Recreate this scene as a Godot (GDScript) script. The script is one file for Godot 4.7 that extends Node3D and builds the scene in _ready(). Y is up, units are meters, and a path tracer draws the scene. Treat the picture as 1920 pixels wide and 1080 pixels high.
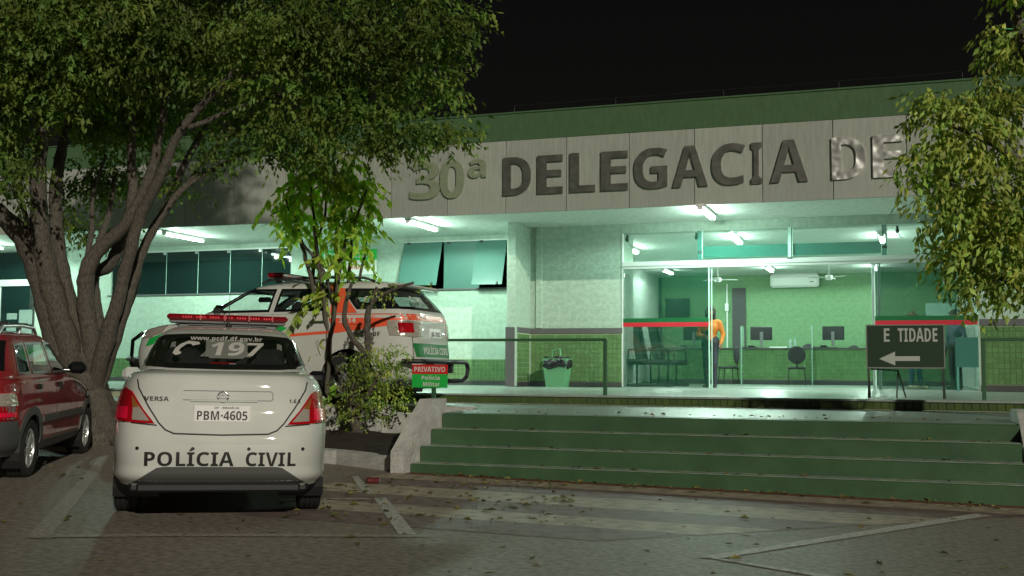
extends Node3D
# A police station forecourt at night: station front, steps, parked cars and trees.

const TH := 0.338594
var O := Vector3(3.95, 0, -24.4)
var UA := Vector3(cos(TH), 0, sin(TH))
var NA := Vector3(-sin(TH), 0, cos(TH))
var used := {}
var M := {}
var rng := RandomNumberGenerator.new()

# ---------------------------------------------------------------- mesh builder
class Mb:
	var v := PackedVector3Array()
	var n := PackedVector3Array()
	var uv := PackedVector2Array()
	var c := PackedColorArray()
	var i := PackedInt32Array()
	var col := Color(1, 1, 1)

	func vert(p: Vector3, nn: Vector3, t := Vector2.ZERO) -> int:
		v.append(p); n.append(nn); uv.append(t); c.append(col)
		return v.size() - 1

	func face(a: int, b: int, d: int) -> void:  # given counter-clockwise from outside
		i.append(a); i.append(d); i.append(b)

	func tri(a: Vector3, b: Vector3, d: Vector3) -> void:
		var nn := (b - a).cross(d - a).normalized()
		var k := vert(a, nn); vert(b, nn); vert(d, nn)
		face(k, k + 1, k + 2)

	func quad(a: Vector3, b: Vector3, d: Vector3, e: Vector3) -> void:
		var nn := (b - a).cross(d - a)
		if nn.length_squared() < 1e-14:
			nn = (d - a).cross(e - a)
		nn = nn.normalized()
		var k := vert(a, nn, Vector2(0, 0)); vert(b, nn, Vector2(1, 0)); vert(d, nn, Vector2(1, 1)); vert(e, nn, Vector2(0, 1))
		face(k, k + 1, k + 2); face(k, k + 2, k + 3)

	func box(ce: Vector3, s: Vector3, xf := Transform3D()) -> void:
		bbox(ce, s, 0.0, xf)

	func bbox(ce: Vector3, s: Vector3, b := 0.0, xf := Transform3D()) -> void:
		var h := s * 0.5
		b = minf(b, minf(h.x, minf(h.y, h.z)) * 0.9)
		for ax in 3:
			for sg: float in [-1.0, 1.0]:
				var q := []
				for k in [[-1, -1], [1, -1], [1, 1], [-1, 1]]:
					var p := Vector3.ZERO
					p[ax] = sg * h[ax]
					p[(ax + 1) % 3] = k[0] * (h[(ax + 1) % 3] - b)
					p[(ax + 2) % 3] = k[1] * (h[(ax + 2) % 3] - b)
					q.append(xf * (ce + p))
				if sg > 0:
					quad(q[0], q[1], q[2], q[3])
				else:
					quad(q[3], q[2], q[1], q[0])
		if b <= 0.0:
			return
		for ax in 3:
			var a1 := (ax + 1) % 3
			var a2 := (ax + 2) % 3
			for s1 in [-1.0, 1.0]:
				for s2 in [-1.0, 1.0]:
					var q := []
					for k in [[0, -1], [0, 1], [1, 1], [1, -1]]:
						var p := Vector3.ZERO
						p[ax] = k[1] * (h[ax] - b)
						p[a1] = s1 * (h[a1] - (b if k[0] == 1 else 0.0))
						p[a2] = s2 * (h[a2] - (0.0 if k[0] == 1 else b))
						q.append(xf * (ce + p))
					if s1 * s2 > 0:
						quad(q[3], q[2], q[1], q[0])
					else:
						quad(q[0], q[1], q[2], q[3])
		for sx: float in [-1.0, 1.0]:
			for sy: float in [-1.0, 1.0]:
				for sz: float in [-1.0, 1.0]:
					var a := xf * (ce + Vector3(sx * h.x, sy * (h.y - b), sz * (h.z - b)))
					var d := xf * (ce + Vector3(sx * (h.x - b), sy * h.y, sz * (h.z - b)))
					var e := xf * (ce + Vector3(sx * (h.x - b), sy * (h.y - b), sz * h.z))
					if sx * sy * sz > 0:
						tri(a, d, e)
					else:
						tri(a, e, d)

	func tube(pts: Array, rad: Array, sides := 8, cap := true) -> void:
		var m := pts.size()
		var fr := Vector3.ZERO
		var base := v.size()
		for k in m:
			var t: Vector3
			if k == 0: t = pts[1] - pts[0]
			elif k == m - 1: t = pts[k] - pts[k - 1]
			else: t = (pts[k + 1] - pts[k]).normalized() + (pts[k] - pts[k - 1]).normalized()
			t = t.normalized()
			if k == 0:
				fr = t.cross(Vector3.UP if absf(t.y) < 0.9 else Vector3.RIGHT).normalized()
			else:
				fr = (fr - t * fr.dot(t)).normalized()
			var g := t.cross(fr)
			var r: float = rad[mini(k, rad.size() - 1)]
			for s in sides:
				var an := TAU * s / sides
				var d := fr * cos(an) + g * sin(an)
				vert(pts[k] + d * r, d, Vector2(float(s) / sides, k))
		for k in m - 1:
			for s in sides:
				var a := base + k * sides + s
				var b := base + k * sides + (s + 1) % sides
				face(a, b, b + sides); face(a, b + sides, a + sides)
		if cap:
			for e in 2:
				var k := 0 if e == 0 else m - 1
				var nn: Vector3 = (pts[0] - pts[1]).normalized() if e == 0 else (pts[m - 1] - pts[m - 2]).normalized()
				var ce := vert(pts[k], nn)
				var ring := []
				for s in sides:
					ring.append(vert(v[base + k * sides + s], nn))
				for s in sides:
					if e == 0: face(ce, ring[(s + 1) % sides], ring[s])
					else: face(ce, ring[s], ring[(s + 1) % sides])

	func lathe(prof: Array, segs := 24, xf := Transform3D()) -> void:  # prof of Vector2(r, y), turned round y, drawn from bottom to top on the outside
		for k in prof.size() - 1:
			var p: Vector2 = prof[k]
			var q: Vector2 = prof[k + 1]
			var d := q - p
			var nn := Vector2(d.y, -d.x).normalized()
			for s in segs:
				var a0 := TAU * s / segs
				var a1 := TAU * (s + 1) / segs
				var e0 := Vector3(cos(a0), 0, -sin(a0))
				var e1 := Vector3(cos(a1), 0, -sin(a1))
				var n0 := xf.basis * (e0 * nn.x + Vector3.UP * nn.y)
				var n1 := xf.basis * (e1 * nn.x + Vector3.UP * nn.y)
				var b := vert(xf * (e0 * p.x + Vector3.UP * p.y), n0)
				vert(xf * (e1 * p.x + Vector3.UP * p.y), n1)
				vert(xf * (e1 * q.x + Vector3.UP * q.y), n1)
				vert(xf * (e0 * q.x + Vector3.UP * q.y), n0)
				face(b, b + 1, b + 2); face(b, b + 2, b + 3)

	func prism(poly: PackedVector2Array, z0: float, z1: float, xf := Transform3D()) -> void:  # poly in XY, extruded along Z
		if Geometry2D.is_polygon_clockwise(poly):
			poly = poly.duplicate(); poly.reverse()
		var ix := Geometry2D.triangulate_polygon(poly)
		for k in range(0, ix.size(), 3):
			var a := poly[ix[k]]
			var b := poly[ix[k + 1]]
			var d := poly[ix[k + 2]]
			if (b - a).cross(d - a) < 0:
				var t := b; b = d; d = t
			tri(xf * Vector3(a.x, a.y, z1), xf * Vector3(b.x, b.y, z1), xf * Vector3(d.x, d.y, z1))
			tri(xf * Vector3(a.x, a.y, z0), xf * Vector3(d.x, d.y, z0), xf * Vector3(b.x, b.y, z0))
		for k in poly.size():
			var a := poly[k]
			var b := poly[(k + 1) % poly.size()]
			quad(xf * Vector3(a.x, a.y, z0), xf * Vector3(b.x, b.y, z0), xf * Vector3(b.x, b.y, z1), xf * Vector3(a.x, a.y, z1))

	func ball(ce: Vector3, r: Vector3, seg := 12, xf := Transform3D()) -> void:
		var rows := seg / 2
		var base := v.size()
		for k in rows + 1:
			var th := PI * k / rows - PI / 2
			for s in seg + 1:
				var a := TAU * s / seg
				var d := Vector3(cos(th) * cos(a), sin(th), -cos(th) * sin(a))
				vert(xf * (ce + d * r), (xf.basis * (d / r)).normalized())
		for k in rows:
			for s in seg:
				var a := base + k * (seg + 1) + s
				face(a, a + 1, a + seg + 2); face(a, a + seg + 2, a + seg + 1)

	# a polygon in a 2D chart laid over a curved surface; f(Vector2) gives the point
	func patch(poly: PackedVector2Array, f: Callable, off := 0.003, cell := 0.06, thick := 0.0, flip := false) -> void:
		var r := Rect2(poly[0], Vector2.ZERO)
		for p in poly: r = r.expand(p)
		var nx := maxi(1, ceili(r.size.x / cell))
		var ny := maxi(1, ceili(r.size.y / cell))
		var sx := r.size.x / nx
		var sy := r.size.y / ny
		for a in nx:
			for b in ny:
				var q := r.position + Vector2(a * sx, b * sy)
				var sq := PackedVector2Array([q, q + Vector2(sx, 0), q + Vector2(sx, sy), q + Vector2(0, sy)])
				for piece in Geometry2D.intersect_polygons(poly, sq):
					_flatpiece(piece, f, off, flip)
		if thick > 0.0:
			var pp := poly
			if Geometry2D.is_polygon_clockwise(pp):
				pp = pp.duplicate(); pp.reverse()
			for k in pp.size():
				var a := pp[k]
				var b := pp[(k + 1) % pp.size()]
				var st := maxi(1, ceili((b - a).length() / cell))
				for s in st:
					var p := a.lerp(b, float(s) / st)
					var q := a.lerp(b, float(s + 1) / st)
					var pn := nrm(p, f, flip)
					var qn := nrm(q, f, flip)
					var p0: Vector3 = f.call(p)
					var q0: Vector3 = f.call(q)
					if flip: quad(q0 + qn * (off - thick), p0 + pn * (off - thick), p0 + pn * off, q0 + qn * off)
					else: quad(p0 + pn * (off - thick), q0 + qn * (off - thick), q0 + qn * off, p0 + pn * off)

	func nrm(p: Vector2, f: Callable, flip: bool) -> Vector3:
		var e := 0.004
		var dx: Vector3 = f.call(p + Vector2(e, 0)) - f.call(p - Vector2(e, 0))
		var dy: Vector3 = f.call(p + Vector2(0, e)) - f.call(p - Vector2(0, e))
		var nn := dx.cross(dy).normalized()
		return -nn if flip else nn

	func _flatpiece(piece: PackedVector2Array, f: Callable, off: float, flip: bool) -> void:
		if piece.size() < 3: return
		var ix := Geometry2D.triangulate_polygon(piece)
		if ix.is_empty(): return
		var b0 := v.size()
		for p in piece:
			var nn := nrm(p, f, flip)
			vert(f.call(p) + nn * off, nn, p)
		for k in range(0, ix.size(), 3):
			var a := ix[k]
			var b := ix[k + 1]
			var d := ix[k + 2]
			var ccw := (piece[b] - piece[a]).cross(piece[d] - piece[a]) > 0
			if ccw != flip: face(b0 + a, b0 + b, b0 + d)
			else: face(b0 + a, b0 + d, b0 + b)

	func add(o: Mb, xf := Transform3D()) -> void:
		var b := v.size()
		for k in o.v.size():
			v.append(xf * o.v[k]); n.append((xf.basis * o.n[k]).normalized()); uv.append(o.uv[k]); c.append(o.c[k])
		for k in o.i: i.append(b + k)

	func mesh(m: Material) -> ArrayMesh:
		var a := []
		a.resize(Mesh.ARRAY_MAX)
		a[Mesh.ARRAY_VERTEX] = v; a[Mesh.ARRAY_NORMAL] = n; a[Mesh.ARRAY_TEX_UV] = uv; a[Mesh.ARRAY_COLOR] = c; a[Mesh.ARRAY_INDEX] = i
		var am := ArrayMesh.new()
		if v.size() > 0:
			am.add_surface_from_arrays(Mesh.PRIMITIVE_TRIANGLES, a)
			am.surface_set_material(0, m)
		return am

# ---------------------------------------------------------------- naming and placing
func numbered(s: String) -> String:
	var k: int = used.get(s, 0)
	used[s] = k + 1
	return s if k == 0 else "%s_%03d" % [s, k]

func tag(o: Node3D, label: String, category: String, group := "") -> Node3D:
	o.set_meta("label", label)
	o.set_meta("category", category)
	if group: o.set_meta("group", group)
	return o

func thing(called: String, label: String, category: String, at := Vector3.ZERO, turn := 0.0, group := "") -> Node3D:
	var o := Node3D.new()
	o.name = numbered(called)
	add_child(o)
	o.position = at
	o.rotation.y = turn
	return tag(o, label, category, group)

func obj(called: String, mb: Mb, m: Material, parent: Node3D = null) -> MeshInstance3D:
	return inst(called, mb.mesh(m), parent)

func inst(called: String, me: Mesh, parent: Node3D = null, m: Material = null) -> MeshInstance3D:
	var o := MeshInstance3D.new()
	o.mesh = me
	if m: o.material_override = m
	if parent:
		o.name = called
		parent.add_child(o, true)
		if str(o.name) != called:
			var k := 1
			while parent.has_node("%s_%03d" % [called, k]): k += 1
			o.name = "%s_%03d" % [called, k]
	else:
		o.name = numbered(called)
		add_child(o)
	return o

func struct(called: String, mb: Mb, m: Material) -> MeshInstance3D:
	var o := obj(called, mb, m)
	o.set_meta("kind", "structure")
	return o

func dup(root: Node3D, at: Vector3, turn: float, label: String) -> Node3D:
	var r: Node3D = root.duplicate()
	r.name = numbered(str(root.name).rstrip("0123456789").rstrip("_"))
	add_child(r)
	r.position = at
	r.rotation.y = turn
	r.set_meta("label", label)
	return r

func B(u: float, y: float, w: float) -> Vector3:  # a point in the station's own axes: along the front, up, out towards the car park
	return O + UA * u + NA * w + Vector3(0, y, 0)

func stn() -> Transform3D:
	return Transform3D(Basis(Vector3.UP, -TH), O)

func ground_y(x: float, z: float) -> float:
	var y := 0.056 - 0.0148 * x
	y += 0.018 * maxf(0.0, -11.0 - z) * smoothstep(-2.5, -4.5, x)
	return y

func P2(a: Array) -> PackedVector2Array:
	var r := PackedVector2Array()
	for k in range(0, a.size(), 2): r.append(Vector2(a[k], a[k + 1]))
	return r

func V3s(a: Array) -> Array:
	var r := []
	for k in range(0, a.size(), 3): r.append(Vector3(a[k], a[k + 1], a[k + 2]))
	return r

func lin(r: float, g: float, b: float, a := 1.0) -> Color:
	var q := Color(r, g, b).linear_to_srgb()
	q.a = a
	return q

func noise_tex(freq: float, lo: float, hi: float, sd: int, size := 512, oct := 4, as_normal := 0.0, type := FastNoiseLite.TYPE_SIMPLEX_SMOOTH) -> NoiseTexture2D:
	var f := FastNoiseLite.new()
	f.seed = sd; f.frequency = freq; f.fractal_octaves = oct; f.noise_type = type
	var t := NoiseTexture2D.new()
	t.width = size; t.height = size; t.seamless = true; t.noise = f
	if as_normal > 0.0:
		t.as_normal_map = true; t.bump_strength = as_normal
	else:
		var g := Gradient.new()
		g.set_color(0, Color(lo, lo, lo)); g.set_color(1, Color(hi, hi, hi))
		t.color_ramp = g
	return t

func mat(c: Color, rough := 0.6, metal := 0.0, opt := {}) -> StandardMaterial3D:
	var m := StandardMaterial3D.new()
	m.albedo_color = c
	m.roughness = rough
	m.metallic = metal
	if opt.has("tex"):
		m.albedo_texture = opt.tex; m.uv1_triplanar = true
		m.uv1_world_triplanar = opt.get("world", true)
		m.uv1_scale = Vector3.ONE * float(opt.get("scale", 1.0))
	if opt.has("nrm"):
		m.normal_enabled = true; m.normal_texture = opt.nrm; m.normal_scale = opt.get("ns", 1.0)
		m.uv1_triplanar = true
		m.uv1_world_triplanar = opt.get("world", true)
		m.uv1_scale = Vector3.ONE * float(opt.get("scale", 1.0))
	if opt.has("rtex"):
		m.roughness_texture = opt.rtex
	if opt.get("coat", 0.0) > 0.0:
		m.clearcoat_enabled = true; m.clearcoat = opt.coat; m.clearcoat_roughness = 0.04
	if opt.get("emit", 0.0) > 0.0:
		m.emission_enabled = true; m.emission = opt.get("ecol", c); m.emission_energy_multiplier = opt.emit
	if opt.has("alpha"):
		m.transparency = BaseMaterial3D.TRANSPARENCY_ALPHA
		m.albedo_color.a = opt.alpha
	if opt.has("back"):
		m.backlight_enabled = true; m.backlight = opt.back
	if opt.get("vc", false):
		m.vertex_color_use_as_albedo = true
	return m

# ---------------------------------------------------------------- lettering
func font() -> Font:
	if not M.has("font"):
		var f := SystemFont.new()
		f.font_names = PackedStringArray(["Droid Sans"]); f.font_weight = 700
		var fv := FontVariation.new()
		fv.base_font = f
		M.font = fv
	return M.font

func text_mb(s: String, w: float, h: float, depth: float, serif := false) -> Mb:  # lettering w wide and h high (capitals), standing on y = 0, centred on x = 0, its front at z = depth
	var t := TextMesh.new()
	if serif:
		var f := SystemFont.new()
		f.font_names = PackedStringArray(["Droid Serif"]); f.font_weight = 700
		t.font = f
	else:
		t.font = font()
	t.text = s; t.font_size = 64; t.pixel_size = 0.01; t.depth = 0.1; t.curve_step = 3.0
	var a := t.get_mesh_arrays()
	var vs: PackedVector3Array = a[Mesh.ARRAY_VERTEX]
	var ns: PackedVector3Array = a[Mesh.ARRAY_NORMAL]
	var ix: PackedInt32Array = a[Mesh.ARRAY_INDEX]
	var lo := Vector3.ONE * 1e9
	var hi := -lo
	for p in vs:
		lo = lo.min(p); hi = hi.max(p)
	var o := Mb.new()
	var cap := 0.457
	var base := lo.y
	t.text = "H"
	var hv: PackedVector3Array = t.get_mesh_arrays()[Mesh.ARRAY_VERTEX]
	var hlo := 1e9
	var hhi := -1e9
	for p in hv:
		hlo = minf(hlo, p.y); hhi = maxf(hhi, p.y)
	cap = hhi - hlo
	base = hlo
	for k in vs.size():
		var p := vs[k]
		o.vert(Vector3(((p.x - lo.x) / (hi.x - lo.x) - 0.5) * w, (p.y - base) / cap * h, depth if p.z > 0 else 0.0), ns[k])
	o.i = ix.duplicate()
	return o

func text_on(s: String, w: float, h: float, f: Callable, at: Vector2, off := 0.004, skew := 0.0, flip := false, depth := 0.0015) -> Mb:  # lettering laid on a curved chart
	var t := text_mb(s, w, h, 1.0)
	for k in t.v.size():
		var p := t.v[k]
		var q := at + Vector2((p.x + p.y * skew) * (-1.0 if flip else 1.0), p.y)
		var nn := t.nrm(q, f, flip)
		t.v[k] = f.call(q) + nn * (off + (depth if p.z > 0.5 else 0.0))
		if absf(t.n[k].z) > 0.5: t.n[k] = nn * signf(t.n[k].z)
		else: t.n[k] = nn
	return t

# ---------------------------------------------------------------- materials
func materials() -> void:
	var nf := noise_tex(0.02, 0.85, 1.0, 1)
	var ng := noise_tex(0.008, 0.82, 1.0, 2, 512, 5)
	var fine := noise_tex(0.12, 0.55, 1.0, 3, 512, 3)
	var nn := noise_tex(0.06, 0, 1, 4, 512, 4, 6.0)
	var nc := noise_tex(0.22, 0, 1, 5, 512, 3, 7.0)
	var streak := noise_tex(0.03, 0.86, 1.0, 61, 512, 4)
	var barkn := noise_tex(0.05, 0, 1, 62, 512, 4, 9.0)
	var nplaster := noise_tex(0.05, 0, 1, 6, 512, 4, 5.0)
	M.asphalt = mat(lin(0.36, 0.31, 0.25), 0.58, 0, {"tex": noise_tex(0.01, 0.62, 1.0, 11, 1024, 7), "nrm": nc, "ns": 0.35, "scale": 1.3})
	M.beige = mat(lin(0.56, 0.48, 0.36), 0.55, 0, {"tex": noise_tex(0.012, 0.68, 1.0, 12, 512, 5), "nrm": nc, "ns": 0.6, "scale": 0.8})
	M.pink = mat(lin(0.27, 0.19, 0.175), 0.55, 0, {"tex": noise_tex(0.012, 0.68, 1.0, 13, 512, 5), "nrm": nc, "ns": 0.7, "scale": 0.8})
	M.redpaint = mat(lin(0.20, 0.065, 0.05), 0.6, 0, {"tex": ng, "scale": 0.7})
	M.linefaint = mat(lin(0.47, 0.42, 0.34), 0.6, 0, {"tex": noise_tex(0.04, 0.6, 1.0, 14, 512, 5), "scale": 0.9})
	M.linepaint = mat(lin(0.72, 0.71, 0.64), 0.6, 0, {"tex": noise_tex(0.04, 0.6, 1.0, 14, 512, 5), "nrm": nc, "ns": 0.5, "scale": 0.9})
	M.greenstep = mat(lin(0.062, 0.132, 0.062), 0.4, 0, {"tex": ng, "nrm": nn, "ns": 0.07, "scale": 0.5})
	M.landing = mat(lin(0.20, 0.25, 0.21), 0.4, 0, {"tex": ng, "nrm": nn, "ns": 0.12, "scale": 0.4})
	M.porch = mat(lin(0.34, 0.40, 0.36), 0.3, 0, {"tex": nf, "scale": 0.6})
	M.conc = mat(lin(0.40, 0.38, 0.33), 0.8, 0, {"tex": ng, "nrm": nn, "ns": 0.5, "scale": 0.7})
	M.whitewall = mat(lin(0.62, 0.605, 0.56), 0.75, 0, {"tex": noise_tex(0.014, 0.78, 1.0, 15, 512, 5), "nrm": nn, "ns": 0.5, "scale": 0.6})
	M.soil = mat(lin(0.07, 0.045, 0.028), 0.95, 0, {"tex": fine, "nrm": nc, "ns": 2.0, "scale": 1.0})
	M.wall = mat(lin(0.45, 0.575, 0.48), 0.7, 0, {"tex": noise_tex(0.015, 0.85, 1.0, 16), "nrm": nplaster, "ns": 0.6, "scale": 0.9})
	M.wallin = mat(lin(0.62, 0.70, 0.65), 0.7, 0, {"tex": noise_tex(0.015, 0.85, 1.0, 16), "scale": 0.9})
	M.backwall = mat(lin(0.155, 0.30, 0.145), 0.6, 0, {"tex": noise_tex(0.015, 0.85, 1.0, 17), "nrm": nplaster, "ns": 0.4, "scale": 0.9})
	M.ceil = mat(lin(0.68, 0.74, 0.69), 0.75, 0, {"tex": noise_tex(0.015, 0.88, 1.0, 18), "nrm": nplaster, "ns": 0.3, "scale": 0.7})
	M.parapet = mat(lin(0.068, 0.14, 0.06), 0.8, 0, {"tex": streak, "nrm": nplaster, "ns": 0.2})
	M.parapet.uv1_scale = Vector3(0.5, 0.15, 0.5)
	M.lit_tread = mat(lin(0.46, 0.54, 0.44), 0.4, 0, {"tex": noise_tex(0.02, 0.6, 1.0, 63, 512, 5), "scale": 0.6})  # light on the step tops, put into a paler colour
	M.roof = mat(lin(0.12, 0.12, 0.11), 0.9)
	for k in 4:
		var e: float = [1.0, 0.93, 1.06, 0.97][k]
		M["panel%d" % k] = mat(lin(0.405 * e, 0.418 * e, 0.365 * e), 0.55, 0, {"tex": streak})
		M["panel%d" % k].uv1_scale = Vector3(0.9 + 0.1 * k, 0.10, 0.9)
		var g: float = [1.0, 0.9, 1.1, 0.96][k]
		M["tile%d" % k] = mat(lin(0.115 * g, 0.215 * g, 0.085 * g), 0.16, 0, {"coat": 0.4})
	M.tilevc = mat(Color(1, 1, 1), 0.16, 0, {"vc": true, "coat": 0.4})
	M.grout = mat(lin(0.34, 0.38, 0.25), 0.85)
	M.granite = mat(lin(0.30, 0.29, 0.30), 0.35, 0, {"tex": noise_tex(0.25, 0.3, 1.0, 31, 512, 3), "scale": 1.2})
	M.granitedk = mat(lin(0.16, 0.16, 0.16), 0.3, 0, {"tex": noise_tex(0.25, 0.4, 1.0, 31, 512, 3), "scale": 1.2})
	M.steelreflect = mat(lin(0.37, 0.42, 0.28), 0.4, 0.3, {"tex": streak, "scale": 0.4})  # pale green reflection put into the colour of the first three letters
	M.steel = mat(lin(0.42, 0.41, 0.37), 0.38, 0.8, {"scale": 0.5, "tex": noise_tex(0.015, 0.7, 1.0, 35, 512, 4)})
	M.steelglare = mat(lin(0.74, 0.73, 0.70), 0.46, 1.0, {"nrm": noise_tex(0.010, 0, 1, 34, 512, 2, 8.0), "ns": 1.2, "scale": 0.6})  # lamp glare on two letters, put into a brighter metal colour
	M.alu = mat(lin(0.62, 0.64, 0.64), 0.35, 0.7)
	M.aluw = mat(lin(0.66, 0.68, 0.66), 0.45, 0.1)
	M.glass = mat(lin(0.06, 0.34, 0.24), 0.03, 0, {"alpha": 0.07})
	M.glass2 = mat(lin(0.006, 0.055, 0.03), 0.03, 0, {"alpha": 0.34})
	M.glassteal = mat(lin(0.05, 0.24, 0.20), 0.05, 0, {"alpha": 0.5})
	M.glassdark = mat(lin(0.012, 0.03, 0.028), 0.03, 0, {"alpha": 0.72})
	M.frost = mat(lin(0.085, 0.20, 0.17), 0.22, 0, {})
	M.frost.clearcoat_enabled = true
	M.frost.clearcoat = 0.5
	M.glassedge = mat(lin(0.55, 0.8, 0.7), 0.2, 0, {})
	M.stripeg = mat(lin(0.008, 0.10, 0.035), 0.4)
	M.striper = mat(lin(0.5, 0.02, 0.035), 0.4)
	M.tube = mat(Color(0.9, 1, 0.96), 0.3, 0, {"emit": 30.0, "ecol": Color(0.86, 1.0, 0.95)})
	M.white = mat(lin(0.7, 0.72, 0.7), 0.5)
	M.whitep = mat(lin(0.75, 0.75, 0.72), 0.35)
	M.black = mat(lin(0.012, 0.012, 0.013), 0.5)
	M.blackg = mat(lin(0.01, 0.01, 0.012), 0.15)
	M.blackrub = mat(lin(0.018, 0.017, 0.016), 0.8, 0, {"nrm": nc, "ns": 0.4, "scale": 2.0})
	M.darkgrey = mat(lin(0.045, 0.045, 0.047), 0.6)
	M.midgrey = mat(lin(0.14, 0.14, 0.14), 0.5)
	M.chrome = mat(lin(0.75, 0.75, 0.75), 0.12, 1.0)
	M.railgreen = mat(lin(0.035, 0.10, 0.045), 0.45)
	M.signgreen = mat(lin(0.014, 0.036, 0.017), 0.5)
	M.signtext = mat(lin(0.42, 0.44, 0.40), 0.6)
	M.binbody = mat(lin(0.12, 0.33, 0.17), 0.45)
	M.bag = mat(lin(0.012, 0.012, 0.014), 0.22, 0, {"nrm": nn, "ns": 1.5, "scale": 2.5})
	M.vinyl = mat(lin(0.012, 0.013, 0.014), 0.55)
	for k in 4: M["rtile%d" % k] = mat(lin(0.062 + 0.006 * k, 0.095 + 0.007 * k, 0.035), 0.22, 0, {"coat": 0.4})
	M.fabric = mat(lin(0.035, 0.035, 0.04), 0.85)
	M.monitor = mat(lin(0.012, 0.012, 0.014), 0.3)
	M.acrylic = mat(lin(0.4, 0.6, 0.52), 0.06, 0, {"alpha": 0.3})
	M.water = mat(lin(0.5, 0.6, 0.62), 0.1, 0, {"alpha": 0.35})
	M.poster = mat(lin(0.40, 0.55, 0.50), 0.5, 0, {"tex": noise_tex(0.09, 0.4, 1.0, 37, 256, 2), "scale": 1.5})
	# cars
	M.carwhite = mat(lin(0.67, 0.68, 0.635), 0.5, 0, {"coat": 1.0, "tex": noise_tex(0.006, 0.9, 1.0, 40, 512, 4), "scale": 0.5, "world": false})
	M.carwhite2 = mat(lin(0.56, 0.56, 0.52), 0.6, 0, {"coat": 1.0})
	M.carred = mat(lin(0.36, 0.026, 0.034), 0.6, 0, {"coat": 1.0, "tex": noise_tex(0.006, 0.75, 1.0, 41, 512, 4), "scale": 0.6, "world": false})
	M.cargrey = mat(lin(0.075, 0.075, 0.072), 0.6)
	M.seam = mat(lin(0.02, 0.02, 0.018), 0.7)
	M.carglass = mat(lin(0.006, 0.012, 0.010), 0.02, 0, {"alpha": 0.42})
	M.carglassl = mat(lin(0.02, 0.03, 0.028), 0.02, 0, {"alpha": 0.16})
	M.lampred = mat(lin(0.42, 0.005, 0.012), 0.08, 0, {"coat": 1.0})
	M.lampretro = mat(lin(0.95, 0.01, 0.06), 0.25, 0, {"coat": 1.0})  # bright red stands in for light the unlit reflectors throw back
	M.lampclear = mat(lin(0.62, 0.55, 0.48), 0.14, 0.45, {"coat": 1.0, "nrm": noise_tex(0.03, 0, 1, 42, 256, 1, 9.0), "ns": 0.4, "scale": 3.0, "world": false})
	M.lampamber = mat(lin(0.50, 0.20, 0.05), 0.14, 0.4, {"coat": 1.0})
	M.barred = mat(lin(0.22, 0.004, 0.010), 0.12, 0, {"coat": 1.0})
	M.leddot = mat(lin(0.85, 0.05, 0.06), 0.25)
	M.orange = mat(lin(0.85, 0.11, 0.045), 0.4, 0, {"coat": 0.5})
	M.polgreen = mat(lin(0.015, 0.42, 0.07), 0.4, 0, {"coat": 0.5})
	M.polgreen2 = mat(lin(0.02, 0.19, 0.05), 0.4)
	M.letterk = mat(lin(0.022, 0.02, 0.018), 0.4)
	M.letterw = mat(lin(0.62, 0.60, 0.55), 0.5)
	M.plate = mat(lin(0.82, 0.80, 0.80), 0.35)
	M.signred = mat(lin(0.62, 0.02, 0.02), 0.4)
	M.signlime = mat(lin(0.02, 0.46, 0.07), 0.4)
	# plants
	M.bark = mat(lin(0.20, 0.17, 0.135), 0.85, 0, {"tex": noise_tex(0.03, 0.45, 1.0, 50, 512, 5), "nrm": barkn, "ns": 1.2})
	M.bark.uv1_scale = Vector3(3.2, 0.7, 3.2)
	M.barkthin = mat(lin(0.16, 0.14, 0.10), 0.85, 0, {"tex": fine, "scale": 2.0})
	M.leafbig = mat(lin(0.155, 0.235, 0.05), 0.55, 0, {"vc": true, "back": lin(0.75, 0.9, 0.35)})
	M.leafright = mat(lin(0.36, 0.46, 0.10), 0.5, 0, {"vc": true, "back": lin(0.5, 0.6, 0.3)})
	M.leafshrub = mat(lin(0.48, 0.70, 0.11), 0.4, 0, {"vc": true, "back": lin(0.9, 1.0, 0.5)})
	M.leafbush = mat(lin(0.38, 0.50, 0.11), 0.4, 0, {"vc": true, "back": lin(0.8, 0.9, 0.5)})
	M.deadleaf = mat(lin(0.17, 0.17, 0.05), 0.7, 0, {"vc": true})
	# people
	M.skin = mat(lin(0.20, 0.105, 0.065), 0.55)
	M.hair = mat(lin(0.015, 0.011, 0.009), 0.5)
	M.hairbrown = mat(lin(0.10, 0.055, 0.03), 0.55)
	M.shirt = mat(lin(0.75, 0.27, 0.012), 0.75)
	M.trouser = mat(lin(0.02, 0.022, 0.032), 0.8)
	M.jeans = mat(lin(0.03, 0.05, 0.11), 0.8)
	M.shoe = mat(lin(0.025, 0.022, 0.02), 0.5)
	M.greytop = mat(lin(0.16, 0.17, 0.19), 0.8)
	M.eye = mat(lin(0.01, 0.01, 0.01), 0.2)
	for k in ["carwhite", "carwhite2", "carred"]:
		M[k].metallic_specular = 0.25

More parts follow.
